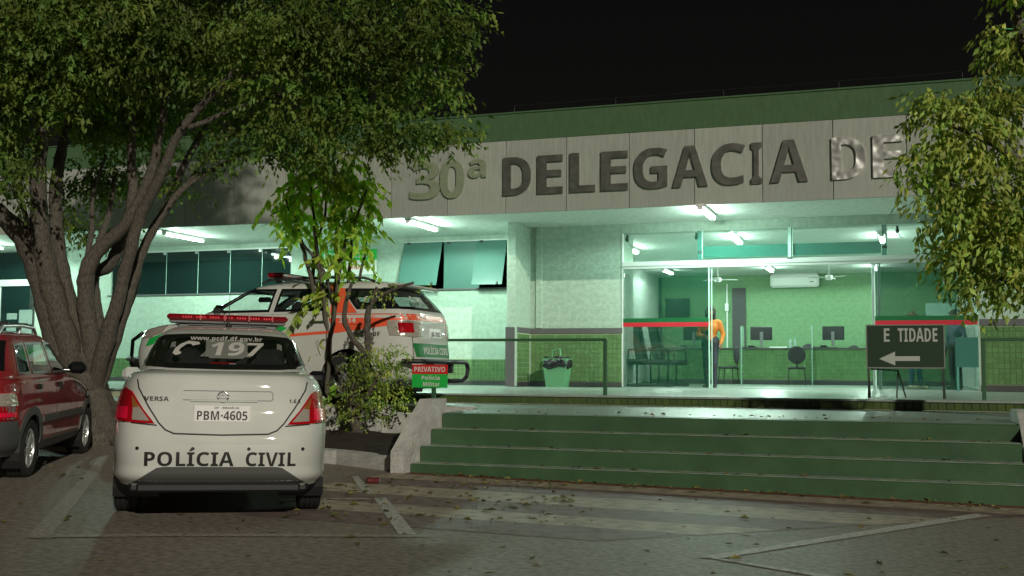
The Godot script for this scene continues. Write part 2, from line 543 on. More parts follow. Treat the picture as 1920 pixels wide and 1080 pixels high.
# ---------------------------------------------------------------- camera, sky, sun
func stage() -> void:
	var cam := Camera3D.new()
	cam.name = "camera"
	add_child(cam)
	cam.position = Vector3(0, 1.17, 0)
	cam.rotation = Vector3(atan2(154.0, 2100.0), 0, 0.0067)
	cam.fov = rad_to_deg(2.0 * atan(540.0 / 2100.0))
	cam.near = 0.1
	cam.far = 2000.0
	cam.current = true
	var env := Environment.new()
	var sky := Sky.new()
	var sm := ProceduralSkyMaterial.new()
	sm.sky_top_color = lin(0.0026, 0.0026, 0.0028)
	sm.sky_horizon_color = lin(0.011, 0.0105, 0.0085)
	sm.sky_curve = 0.12
	sm.ground_bottom_color = lin(0.004, 0.004, 0.0035)
	sm.ground_horizon_color = lin(0.008, 0.008, 0.007)
	sm.sun_angle_max = 0.0
	sky.sky_material = sm
	env.background_mode = Environment.BG_SKY
	env.sky = sky
	env.tonemap_mode = Environment.TONE_MAPPER_LINEAR
	env.tonemap_exposure = 1.0
	env.sdfgi_enabled = true
	env.ssao_enabled = true
	env.ssil_enabled = true
	var we := WorldEnvironment.new()
	we.name = "environment"
	we.environment = env
	add_child(we)
	var sun := DirectionalLight3D.new()  # stands for the street lighting behind the camera
	sun.name = "street_light_glow"
	sun.light_color = Color(1.0, 0.98, 0.91)
	sun.light_energy = 0.65
	sun.light_angular_distance = 0.8
	sun.shadow_enabled = true
	sun.sky_mode = DirectionalLight3D.SKY_MODE_LIGHT_ONLY
	add_child(sun)
	var az := deg_to_rad(19.0)   # to the right of straight behind
	var el := deg_to_rad(21.0)
	var from := Vector3(sin(az) * cos(el), sin(el), cos(az) * cos(el))
	sun.look_at_from_position(from * 30.0, Vector3.ZERO)

func slab(u0: float, u1: float, y0: float, y1: float, w0: float, w1: float, b := 0.0, mb: Mb = null) -> Mb:
	var m := mb if mb else Mb.new()
	m.bbox(Vector3((u0 + u1) / 2, (y0 + y1) / 2, (w0 + w1) / 2), Vector3(u1 - u0, y1 - y0, w1 - w0), b)
	return m

func ground_patch(pts: Array, lift: float) -> Mb:  # pts: x, z pairs in the world
	var m := Mb.new()
	var f := func(p: Vector2) -> Vector3: return Vector3(p.x, ground_y(p.x, -p.y), -p.y)
	var pp := PackedVector2Array()
	for k in range(0, pts.size(), 2): pp.append(Vector2(pts[k], -pts[k + 1]))
	m.patch(pp, f, lift, 0.6)
	return m

func uw_patch(pts: Array, lift: float) -> Mb:  # pts: u, w pairs in the station's axes
	var q := []
	for k in range(0, pts.size(), 2):
		var p := B(pts[k], 0, pts[k + 1])
		q.append(p.x); q.append(p.z)
	return ground_patch(q, lift)

func setting() -> void:
	var g := Mb.new()
	var xs := [-300.0, -60.0, -30.0, -16.0, -8.0, -6.0, -5.0, -4.0, -3.0, -2.0, -1.0, 0.0, 2.0, 4.0, 8.0, 16.0, 30.0, 60.0, 300.0]
	var zs := [120.0, 30.0, 5.0, 0.0, -5.0, -8.0, -10.0, -11.0, -12.0, -13.0, -14.0, -15.0, -16.0, -18.0, -20.0, -30.0, -80.0, -400.0]
	for a in xs.size() - 1:
		for b in zs.size() - 1:
			var q := []
			for k in [[0, 0], [1, 0], [1, 1], [0, 1]]:
				var x: float = xs[a + k[0]]
				var z: float = zs[b + k[1]]
				q.append(Vector3(x, ground_y(clampf(x, -16, 16), clampf(z, -18, 5)), z))
			g.quad(q[0], q[1], q[2], q[3])
	struct("car_park_ground", g, M.asphalt)
	# painted bands in front of the steps, between two white stall lines
	var ws := [13.30, 13.50, 13.98, 14.6, 15.3, 15.93, 16.46, 17.07]
	for k in 7:
		var w0: float = ws[k]
		var w1: float = ws[k + 1]
		var ul := func(w: float) -> float: return -0.78 + (w - 13.3) * -0.02
		var ur := func(w: float) -> float: return 5.6 - maxf(0.0, w - 13.75) * 0.955
		var l0: float = ul.call(w0) + (0.5 if k > 4 else 0.0)
		var l1: float = ul.call(w1) + (0.5 if k > 4 else 0.0)
		var o := struct("painted_red_edge" if k == 0 else "painted_band", uw_patch([l0, w0, l1, w1, ur.call(w1), w1, ur.call(w0), w0], 0.0025), M.redpaint if k == 0 else (M.beige if k % 2 == 1 else M.pink))
		o.name = numbered("red_painted_edge" if k == 0 else "painted_ground_band")
	for l in [[-1.16, -9.62, -1.06, -9.66, -0.62, -7.55, -0.74, -7.54], [-2.1, -7.42, -2.1, -7.29, -0.55, -7.49, -0.56, -7.60], [-4.66, -12.8, -4.55, -12.8, -2.88, -7.1, -3.03, -7.1],
			[1.12, -6.89, 1.27, -6.88, 3.98, -9.36, 3.86, -9.44], [1.29, -6.87, 1.16, -6.93, 1.82, -6.22, 1.97, -6.22], [-2.95, -7.24, -2.95, -7.12, -2.12, -7.29, -2.12, -7.42], [-1.62, -11.5, -1.55, -11.5, -1.2, -9.95, -1.29, -9.95], [-1.9, -9.42, -1.9, -9.36, -1.2, -9.55, -1.2, -9.62]]:
		struct("painted_line", ground_patch(l, 0.005), M.linefaint if l[0] < -2.0 else M.linepaint)
	# steps: landing and three treads
	var st := Node3D.new()
	st.name = "entrance_steps"
	add_child(st)
	st.transform = stn()
	st.set_meta("kind", "structure")
	var nose := [12.45, 12.76, 13.05, 13.30]
	for k in range(1, 4):
		obj("step", slab(-0.645, 5.395 if k == 1 else 5.62, -0.25, 0.68 - 0.17 * k, nose[k - 1], nose[k], 0.012), M.greenstep, st)
		obj("lit_tread", slab(-0.63, 5.38, 0.68 - 0.17 * k, 0.684 - 0.17 * k, nose[k - 1] + 0.004, nose[k] - 0.006), M.lit_tread, st)  # thin pale layer that paints in the light falling on each step
	obj("step", slab(-0.645, 5.395, -0.25, 0.675, 12.3, 12.45, 0.012), M.greenstep, st)
	var ld := struct("upper_pavement", slab(-0.66, 5.395, -0.3, 0.68, 11.0, 12.31), M.landing)
	ld.transform = stn()
	var dv := struct("driveway_pavement", slab(-30, 14, -0.3, 0.68, 8.6, 11.0), M.landing)
	dv.transform = stn()
	# the raised porch with its tiled edge
	var po := Node3D.new()
	po.name = "porch_floor"
	add_child(po)
	po.transform = stn()
	po.set_meta("kind", "structure")
	obj("floor_slab", slab(-24, 14, -0.3, 0.79, -11.0, 8.78), M.grout, po)
	obj("floor_paving", slab(-24, 14, 0.79, 0.82, -11.0, 8.82, 0.006), M.porch, po)
	var tile := Mb.new()
	tile.bbox(Vector3(0, 0, 0.004), Vector3(0.094, 0.094, 0.012), 0.004)
	var tm := tile.mesh(M.tile0)
	M.tilemesh = tm
	for k in 134:
		var t := inst("tile", tm, po, M["rtile%d" % (rng.randi() % 4)])
		t.position = Vector3(-6.5 + 0.1 * k, 0.737, 8.783)
	# planting beds with kerbs
	var bed := Mb.new()
	var kp := [Vector2(-16, 11.95), Vector2(-10, 12.05), Vector2(-6, 12.15), Vector2(-3.5, 12.42), Vector2(-1.75, 12.72), Vector2(-0.80, 13.2)]
	var kb := Mb.new()
	for k in kp.size() - 1:
		var a: Vector2 = kp[k]
		var b: Vector2 = kp[k + 1]
		var pa := B(a.x, 0, a.y)
		var pb := B(b.x, 0, b.y)
		var ya := ground_y(pa.x, pa.z)
		var yb := ground_y(pb.x, pb.z)
		var s := (pb - pa).cross(Vector3.UP).normalized() * 0.11
		var q := [pa + s, pb + s, pb - s, pa - s]
		var h := [ya + 0.15, yb + 0.15, yb + 0.15, ya + 0.15]
		var top := []
		for j in 4: top.append(Vector3(q[j].x, h[j], q[j].z))
		var bot := []
		for j in 4: bot.append(Vector3(q[j].x, h[j] - 0.4, q[j].z))
		var e := (pb - pa).normalized() * 0.0
		kb.quad(top[0], top[1], top[2], top[3])
		kb.quad(bot[0], bot[1], top[1], top[0])
		kb.quad(bot[2], bot[3], top[3], top[2])
		kb.quad(bot[1], bot[2], top[2], top[1])
		kb.quad(bot[3], bot[0], top[0], top[3])
		# soil strip behind the kerb
		for j in 12:
			for i in 8:
				var c := []
				for d in [[0, 0], [1, 0], [1, 1], [0, 1]]:
					var f: float = (j + d[0]) / 12.0
					var g2: float = (i + d[1]) / 8.0
					var uu := lerpf(a.x, b.x, f)
					var ww := lerpf(lerpf(a.y, b.y, f), 10.9, g2)
					var p := B(uu, 0, ww)
					p.y = ground_y(p.x, p.z) + 0.12 + 0.16 * sin(clampf(g2 * 1.3, 0, 1) * PI / 2) + 0.035 * sin(uu * 5.1 + ww * 7.3) * sin(ww * 9.0 - uu * 3.0)
					c.append(p)
				bed.quad(c[0], c[1], c[2], c[3])
	struct("planter_kerb", kb, M.whitewall)
	struct("planter_soil", bed, M.soil)
	var rw := thing("retaining_wall", "low white painted wall between the planting bed and the driveway above it", "wall", O, -TH)
	obj("wall_body", slab(-16, -0.82, -0.2, 0.70, 10.88, 11.05, 0.01), M.whitewall, rw)
	for s in 2:
		var ck := thing("stair_cheek", ["sloping white painted side wall at the left end of the green steps", "sloping white painted side wall at the right end of the green steps"][s], "wall", O, -TH)
		var m := Mb.new()
		var u0: float = -0.80 if s == 0 else 5.40
		m.prism(P2([-13.46, -0.2, -12.3, -0.2, -12.3, 0.84, -12.72, 0.84, -13.46, 0.30] if s == 0 else [-12.78, -0.2, -11.4, -0.2, -11.4, 0.80, -12.15, 0.80, -12.78, 0.46]), 0, 0.15 if s == 0 else 0.22, Transform3D(Basis(Vector3(0, 0, -1), Vector3.UP, Vector3(1, 0, 0)), Vector3(u0, 0, 0)))
		obj("wall_body", m, M.whitewall, ck)
	# right-hand bed, mostly out of the frame
	var rb := struct("planter_bed", slab(5.58, 9.0, -0.3, 0.35, 11.0, 13.3), M.soil)
	rb.transform = stn()

# ---------------------------------------------------------------- the police station
func tile_mass(cells: Array, xf: Transform3D, bright := 1.0) -> Mb:  # [u0, y0, nu, ny, pitch] fields of small tiles joined into one part
	var m := Mb.new()
	for c in cells:
		var p: float = c[4]
		for a in int(c[2]):
			for b in int(c[3]):
				var g := rng.randf_range(0.88, 1.12) * bright
				m.col = Color(0.11 * g, 0.205 * g, 0.085 * g)
				var x: float = c[0] + (a + 0.5) * p
				var y: float = c[1] + (b + 0.5) * p
				var h := p * 0.47
				var q := [Vector3(x - h, y - h, 0), Vector3(x + h, y - h, 0), Vector3(x + h, y + h, 0), Vector3(x - h, y + h, 0)]
				var i := h - 0.005
				var t := [Vector3(x - i, y - i, 0.006), Vector3(x + i, y - i, 0.006), Vector3(x + i, y + i, 0.006), Vector3(x - i, y + i, 0.006)]
				for k in 4:
					q[k] = xf * q[k]
					t[k] = xf * t[k]
				m.quad(t[0], t[1], t[2], t[3])
				for k in 4: m.quad(q[k], q[(k + 1) % 4], t[(k + 1) % 4], t[k])
	return m

func tile_field(par: Node3D, u0: float, y0: float, nu: int, ny: int, p: float, w: float) -> void:
	var s := p / 0.1
	for a in nu:
		for b in ny:
			var t := inst("tile", M.tilemesh, par, M["tile%d" % (rng.randi() % 4)])
			t.position = Vector3(u0 + (a + 0.5) * p, y0 + (b + 0.5) * p, w)
			t.scale = Vector3(s, s, 1)

func station() -> void:
	var s := thing("police_station", "pale green single storey police station with grey lettered fascia and glass entrance", "building", O, -TH)
	# walls
	var wl := Mb.new()
	slab(-17.9, -3.5, 0.83, 3.04, -0.2, 0, 0, wl)
	slab(-17.9, -3.5, 4.20, 4.31, -0.2, 0, 0, wl)
	slab(-10.02, -6.93, 3.04, 4.20, -0.2, 0, 0, wl)
	slab(-4.30, -3.5, 3.04, 4.20, -0.2, 0, 0, wl)
	slab(-17.9, -15.42, 3.04, 4.20, -0.2, 0, 0, wl)
	obj("wall", wl, M.wall, s)
	obj("wall", slab(-3.5, -1.33, 0.83, 4.31, 0.0, 1.0), M.wall, s)
	obj("wall", slab(5.70, 14, 0.83, 4.31, 0.8, 1.0), M.wall, s)
	obj("lintel", slab(-1.33, 5.70, 4.11, 4.31, 0.80, 0.985), M.wall, s)
	obj("pilaster", slab(-3.26, -3.13, 2.09, 4.31, 1.0, 1.05), M.wall, s)
	obj("pilaster", slab(-17.3, -16.9, 0.83, 4.31, 0.0, 0.08), M.wall, s)
	obj("column", slab(-3.60, -3.40, 0.83, 4.31, 1.001, 2.0, 0.008), M.wall, s)
	obj("column_cladding", slab(-3.62, -3.415, 0.83, 2.08, 1.9, 2.02, 0.004), M.granite, s)
	obj("granite_band", slab(-3.40, -3.385, 1.97, 2.085, 1.03, 1.9, 0.003), M.granite, s)
	obj("granite_band", slab(-3.39, -1.33, 1.97, 2.085, 1.0, 1.03, 0.003), M.granite, s)
	obj("granite_band", slab(5.71, 14, 2.085, 2.21, 1.0, 1.03, 0.003), M.granite, s)
	obj("granite_base", slab(-3.39, -1.34, 0.822, 0.925, 1.0, 1.03, 0.003), M.granitedk, s)
	obj("granite_base", slab(5.71, 14, 0.822, 0.945, 1.0, 1.03, 0.003), M.granitedk, s)
	obj("granite_base", slab(-17.9, -3.62, 0.822, 0.925, 0.0, 0.03, 0.003), M.granitedk, s)
	obj("granite_base", slab(-3.40, -3.385, 0.822, 0.925, 1.03, 1.9, 0.003), M.granitedk, s)
	for q in [[-3.38, -1.34, 0.925, 1.97, 1.0, 1.006], [5.71, 14, 0.945, 2.085, 1.0, 1.006], [-17.9, -3.62, 0.925, 1.42, 0.0, 0.006], [-3.40, -3.394, 0.925, 1.97, 1.04, 1.9]]:
		obj("grout_bed", slab(q[0], q[1], q[2], q[3], q[4], q[5]), M.grout, s)
	tile_field(s, -3.375, 0.93, 20, 10, 0.1015, 1.009)
	tile_field(s, 5.73, 0.955, 9, 11, 0.101, 1.009)
	var mass := tile_mass([[-16.8, 0.93, 131, 5, 0.097]], Transform3D(Basis(), Vector3(0, 0, 0.007)))
	mass.add(tile_mass([[6.65, 0.955, 30, 11, 0.101]], Transform3D(Basis(), Vector3(0, 0, 1.007))))
	mass.add(tile_mass([[-1.9, 0.93, 8, 10, 0.1015]], Transform3D(Basis(Vector3(0, 0, -1), Vector3.UP, Vector3(1, 0, 0)), Vector3(-3.393, 0, 0))))
	var tp := obj("tile_field", mass, M.tilevc, s)
	tp.set_meta("kind", "stuff")
	# canopy, fascia and parapet
	obj("soffit", slab(-24, 14, 4.31, 4.40, -0.2, 3.34), M.ceil, s)
	obj("fascia_backing", slab(-24, 14, 4.302, 5.76, 3.34, 3.36), M.seam, s)
	for k in range(-18, 11):
		var u0 := -0.61 + 1.264 * k
		obj("fascia_panel", slab(u0 + 0.006, u0 + 1.258, 4.30, 5.76, 3.36, 3.40, 0.004), M["panel%d" % (absi(k * 7 + 3) % 4)], s)
	obj("parapet", slab(-24, 14, 5.765, 6.31, 3.14, 3.385, 0.006), M.parapet, s)
	obj("coping", slab(-24, 14, 6.31, 6.345, 3.10, 3.41, 0.006), M.parapet, s)
	obj("roof", slab(-24, 14, 5.9, 6.0, -11, 3.14), M.roof, s)
	var ltr := [["3", -5.23, -4.55], ["0", -4.55, -4.03], ["ª", -3.93, -3.55], ["D", -3.18, -2.60], ["E", -2.46, -1.94], ["L", -1.79, -1.28], ["E", -1.16, -0.63], ["G", -0.50, 0.14], ["A", 0.24, 0.91], ["C", 0.99, 1.61], ["I", 1.72, 1.91], ["A", 2.07, 2.74],
		["D", 3.16, 3.74], ["E", 3.87, 4.38], ["P", 5.02, 5.55], ["O", 5.66, 6.30], ["L", 6.42, 6.92], ["Í", 7.04, 7.22], ["C", 7.34, 7.95]]
	for k in ltr.size():
		var l: Array = ltr[k]
		var o := obj("letter", text_mb(l[0], l[2] - l[1], 0.765, 0.05), M.steelglare if k in [12, 13] else (M.steelreflect if k < 3 else M.steel), s)
		o.position = Vector3((l[1] + l[2]) / 2, 4.65, 3.402)
	for k in 5:
		var a := Mb.new()
		var uu := -3.0 + k * 2.1
		a.tube([Vector3(uu, 6.34, 3.3), Vector3(uu, 6.48, 3.3)], [0.005], 5)
		obj("wire_post", a, M.darkgrey, s)
	var wr := Mb.new()
	for k in 4: wr.tube([Vector3(-3.0 + k * 2.1, 6.5, 3.3), Vector3(-1.95 + k * 2.1, 6.485, 3.3), Vector3(-0.9 + k * 2.1, 6.5, 3.3)], [0.0015], 4)
	obj("fence_wire", wr, M.darkgrey, s)
	# window band on the left wall
	obj("window_sill", slab(-15.5, -9.95, 3.035, 3.07, -0.18, 0.05, 0.004), M.granite, s)
	obj("window_sill", slab(-7.0, -4.26, 3.035, 3.075, -0.18, 0.05, 0.004), M.granite, s)
	obj("window_head", slab(-15.42, -10.02, 4.165, 4.20, -0.12, 0.012, 0.003), M.aluw, s)
	obj("window_head", slab(-6.93, -4.30, 4.185, 4.215, -0.12, 0.012, 0.003), M.aluw, s)
	var js := [-15.42, -14.73, -13.73, -12.76, -11.80, -10.87, -10.03]
	for k in 6:
		var w := obj("window_pane", slab(js[k] + 0.006, js[k + 1] - 0.006, 3.072, 4.163, -0.055, -0.047), M.glassdark, s)
		obj("clip", slab(js[k + 1] - 0.10, js[k + 1] - 0.02, 4.10, 4.16, -0.045, -0.03, 0.003), M.alu, w)
		obj("pane_edge", slab(js[k + 1] - 0.006, js[k + 1] + 0.004, 3.072, 4.163, -0.054, -0.044), M.glassedge, w)
	var aw := [[-6.92, -5.93, 0.36], [-5.92, -5.02, 0.0], [-5.06, -4.31, 0.33]]
	for k in 3:
		var m := Mb.new()
		var ang := asin(aw[k][2] / 1.11)
		m.bbox(Vector3((aw[k][0] + aw[k][1]) / 2, -0.552, 0), Vector3(aw[k][1] - aw[k][0], 1.104, 0.01), 0.002)
		var p := obj("awning_pane" if aw[k][2] > 0 else "fixed_pane", m, M.frost, s)
		p.position = Vector3(0, 4.182, 0.022 if aw[k][2] > 0 else -0.05)
		p.rotation.x = -ang
		var h := Mb.new()
		h.bbox(Vector3(aw[k][0] + 0.12, -0.02, 0.01), Vector3(0.09, 0.05, 0.02), 0.003)
		if k != 1: h.bbox(Vector3(aw[k][1] - 0.12, -1.07, 0.0), Vector3(0.05, 0.06, 0.04), 0.004)
		obj("clip", h, M.darkgrey, p)
	# dim office behind those windows
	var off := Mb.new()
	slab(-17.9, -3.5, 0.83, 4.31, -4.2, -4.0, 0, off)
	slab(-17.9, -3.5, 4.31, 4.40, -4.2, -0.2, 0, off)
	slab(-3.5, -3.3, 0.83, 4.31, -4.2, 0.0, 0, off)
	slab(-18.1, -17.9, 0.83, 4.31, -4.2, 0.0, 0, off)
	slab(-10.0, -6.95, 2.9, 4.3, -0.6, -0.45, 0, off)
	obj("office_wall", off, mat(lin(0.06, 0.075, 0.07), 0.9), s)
	# left entrance, cut by the frame
	obj("side_entrance_header", slab(-24, -17.92, 3.37, 3.55, -0.06, 0.06, 0.006), M.aluw, s)
	obj("side_entrance_glass", slab(-24, -17.93, 3.55, 4.30, -0.01, 0.0), M.glassdark, s)
	obj("side_entrance_glass", slab(-19.08, -17.93, 0.83, 3.37, -0.01, 0.0), M.glassdark, s)
	obj("side_entrance_glass", slab(-24, -19.14, 0.83, 3.37, -0.01, 0.0), M.glassdark, s)
	obj("side_entrance_frame", slab(-19.14, -19.08, 0.83, 3.37, -0.03, 0.03, 0.003), M.aluw, s)
	var side := Mb.new()
	slab(-24, -18.1, 0.83, 4.4, -3.2, -3.0, 0, side)
	slab(-24, -18.1, 4.31, 4.40, -3.0, -0.2, 0, side)
	obj("side_lobby_wall", side, M.backwall, s)
	for q in [[-18.85, -18.50, 2.46, 2.63], [-18.85, -18.52, 2.10, 2.27], [-18.43, -17.98, 2.32, 2.72], [-18.43, -17.98, 2.08, 2.26]]:
		obj("notice_sheet", slab(q[0], q[1], q[2], q[3], 0.003, 0.006), M.poster, s)
	# lobby shell
	var lob := Mb.new()
	slab(-3.1, -2.9, 0.83, 4.10, -10.2, 0.0, 0, lob)
	slab(5.76, 5.96, 0.83, 4.10, -10.2, 0.8, 0, lob)
	obj("lobby_wall", lob, M.wallin, s)
	obj("lobby_back_wall", slab(-3.1, 5.96, 0.83, 4.10, -10.4, -10.2), M.backwall, s)
	obj("lobby_ceiling", slab(-3.1, 5.96, 4.10, 4.20, -10.4, 0.80), M.ceil, s)
	obj("lobby_skirting", slab(-2.9, 5.76, 0.822, 0.93, -10.2, -10.17), M.granitedk, s)
	# glass front
	obj("door_header", slab(-1.33, 5.70, 3.335, 3.49, 0.90, 1.03, 0.008), M.aluw, s)
	obj("door_track", slab(-1.33, 5.70, 3.385, 3.40, 1.03, 1.045), M.alu, s)
	obj("floor_track", slab(-1.33, 5.70, 0.821, 0.832, 0.93, 1.02), M.alu, s)
	var tj := [-1.33, 0.33, 2.17, 4.0, 5.70]
	for k in 4:
		obj("transom_pane", slab(tj[k] + 0.006, tj[k + 1] - 0.006, 3.49, 4.11, 0.965, 0.975), M.glass, s)
	for k in 3:
		var f := obj("glass_fin", slab(tj[k + 1] - 0.045, tj[k + 1] + 0.045, 3.50, 4.11, 0.985, 1.00, 0.002), M.glassteal, s)
		obj("fin_edge", slab(tj[k + 1] + 0.046, tj[k + 1] + 0.058, 3.52, 4.11, 0.985, 1.005), M.glassedge, f)
		if k == 1:
			obj("hinge_plate", slab(tj[k + 1] - 0.035, tj[k + 1] + 0.03, 3.47, 4.12, 1.002, 1.02, 0.004), M.glassedge, f)
			obj("hinge_bolt", slab(tj[k + 1] - 0.05, tj[k + 1] + 0.05, 3.475, 3.50, 1.022, 1.05, 0.004), M.darkgrey, f)
		else:
			obj("patch_fitting", slab(tj[k + 1] - 0.04, tj[k + 1] + 0.05, 3.64, 3.68, 1.002, 1.015, 0.003), M.darkgrey, f)
	obj("stiffening_pane", slab(0.40, 3.94, 3.545, 3.785, 0.935, 0.945), M.glassteal, s)
	for d in 2:
		var a: float = [-1.32, 3.80][d]
		var b: float = [0.52, 5.69][d]
		var p := obj("sliding_pane", slab(a, b, 0.834, 3.335, 0.995, 1.003), M.glass2, s)
		var q := obj("fixed_pane", slab(a + 0.03, b - 0.0 if d == 0 else b, 0.834, 3.335, 0.955, 0.963), M.glass, s)
		obj("pane_edge", slab(0.505, 0.527, 0.834, 3.335, 0.99, 1.006) if d == 0 else slab(3.793, 3.815, 0.834, 3.335, 0.99, 1.006), M.glassedge, p)
		obj("pane_edge", slab(0.56, 0.575, 0.834, 3.335, 0.95, 0.966) if d == 0 else slab(3.90, 3.915, 0.834, 3.335, 0.95, 0.966), M.glassedge, q)
		obj("green_stripe", slab(a, b - 0.01, 2.195, 2.285, 1.004, 1.007), M.stripeg, p)
		obj("red_stripe", slab(a, b - 0.01, 2.105, 2.195, 1.004, 1.007), M.striper, p)
	obj("door_jamb", slab(-1.345, -1.315, 0.83, 4.11, 0.93, 1.02, 0.003), M.aluw, s)
	obj("door_jamb", slab(5.69, 5.72, 0.83, 4.11, 0.93, 1.02, 0.003), M.wall, s)
	obj("interior_post", slab(3.74, 3.80, 0.83, 3.335, 0.60, 0.66, 0.004), M.alu, s)
	obj("interior_post", slab(3.84, 3.90, 0.83, 3.335, 0.45, 0.51, 0.004), M.alu, s)
	# dark doorway and pipe on the back wall
	obj("back_door", slab(-0.62, -0.22, 0.83, 3.72, -10.19, -10.15), M.darkgrey, s)
	obj("conduit", slab(-0.80, -0.765, 0.93, 3.85, -10.19, -10.16), M.white, s)
	obj("switch_box", slab(-0.84, -0.73, 3.02, 3.25, -10.16, -10.10, 0.006), M.white, s)
	obj("wall_edge_trim", slab(-2.89, -2.80, 0.93, 4.05, -10.17, -10.11), M.black, s)

func fixture(u: float, w: float, y: float, turn: float, len: float, label: String, group: String, energy: float) -> void:
	var t := thing("fluorescent_lamp", label, "lamp", B(u, y, w), turn, group)
	var b := Mb.new()
	b.bbox(Vector3(0, -0.03, 0), Vector3(0.15, 0.06, len), 0.008)
	b.bbox(Vector3(0, -0.085, len / 2 - 0.02), Vector3(0.10, 0.06, 0.03), 0.004)
	b.bbox(Vector3(0, -0.085, -len / 2 + 0.02), Vector3(0.10, 0.06, 0.03), 0.004)
	obj("batten", b, M.whitep, t)
	for s in [-1, 1]:
		var m := Mb.new()
		m.tube([Vector3(s * 0.035, -0.092, -len / 2 + 0.035), Vector3(s * 0.035, -0.092, len / 2 - 0.035)], [0.016], 8)
		obj("tube", m, M.tube, t)
	for e: float in [-0.26, 0.26]:
		var l := OmniLight3D.new()
		l.name = "tube_light"
		t.add_child(l, true)
		l.omni_range = 40.0
		l.omni_attenuation = 2.0
		l.light_energy = energy * 0.14
		var d := SpotLight3D.new()  # the batten above the tubes keeps most of the light from going up
		d.name = "tube_light_down"
		t.add_child(d, true)
		d.spot_range = 40.0
		d.spot_attenuation = 2.0
		d.spot_angle = 87.0
		d.spot_angle_attenuation = 0.15
		d.light_energy = energy * 0.42
		d.rotation.x = -PI / 2
		for k: Light3D in [l, d]:
			k.light_size = 0.05
			k.light_color = Color(0.86, 1.0, 0.92)
			k.shadow_enabled = true
			k.position = Vector3(0, -0.14, e * len)

func lamps() -> void:
	var g := "fluorescent lamps of the police station"
	fixture(-5.33, 2.55, 4.31, -TH, 1.5, "bright fluorescent lamp under the canopy above the tilted frosted windows", g, 12.0)
	fixture(-11.6, 2.2, 4.31, -TH, 1.5, "bright fluorescent lamp under the canopy above the long dark window band", g, 12.0)
	fixture(0.77, 2.75, 4.31, -TH, 1.5, "fluorescent lamp under the canopy in front of the glass entrance", g, 10.0)
	fixture(-17.7, 2.2, 4.31, -TH, 1.5, "fluorescent lamp under the canopy at the far left edge", g, 12.0)
	fixture(-1.72, -1.4, 4.10, -TH, 1.3, "lobby ceiling lamp seen through the transom at the left jamb", g, 5.0)
	fixture(0.93, -0.1, 4.10, -TH, 1.3, "lobby ceiling lamp just behind the transom, left of the glass fin", g, 5.0)
	fixture(3.93, -0.7, 4.10, -TH, 1.3, "lobby ceiling lamp seen through the transom on the right", g, 5.0)
	fixture(-2.06, -7.4, 4.10, -TH, 1.3, "rear lobby lamp above the waiting seats", g, 5.0)
	fixture(0.82, -7.3, 4.10, -TH, 1.3, "rear lobby lamp above the middle of the counter, left of the air conditioner", g, 5.0)
	fixture(3.6, -7.6, 4.10, -TH, 1.3, "rear lobby lamp above the right end of the counter", g, 5.0)

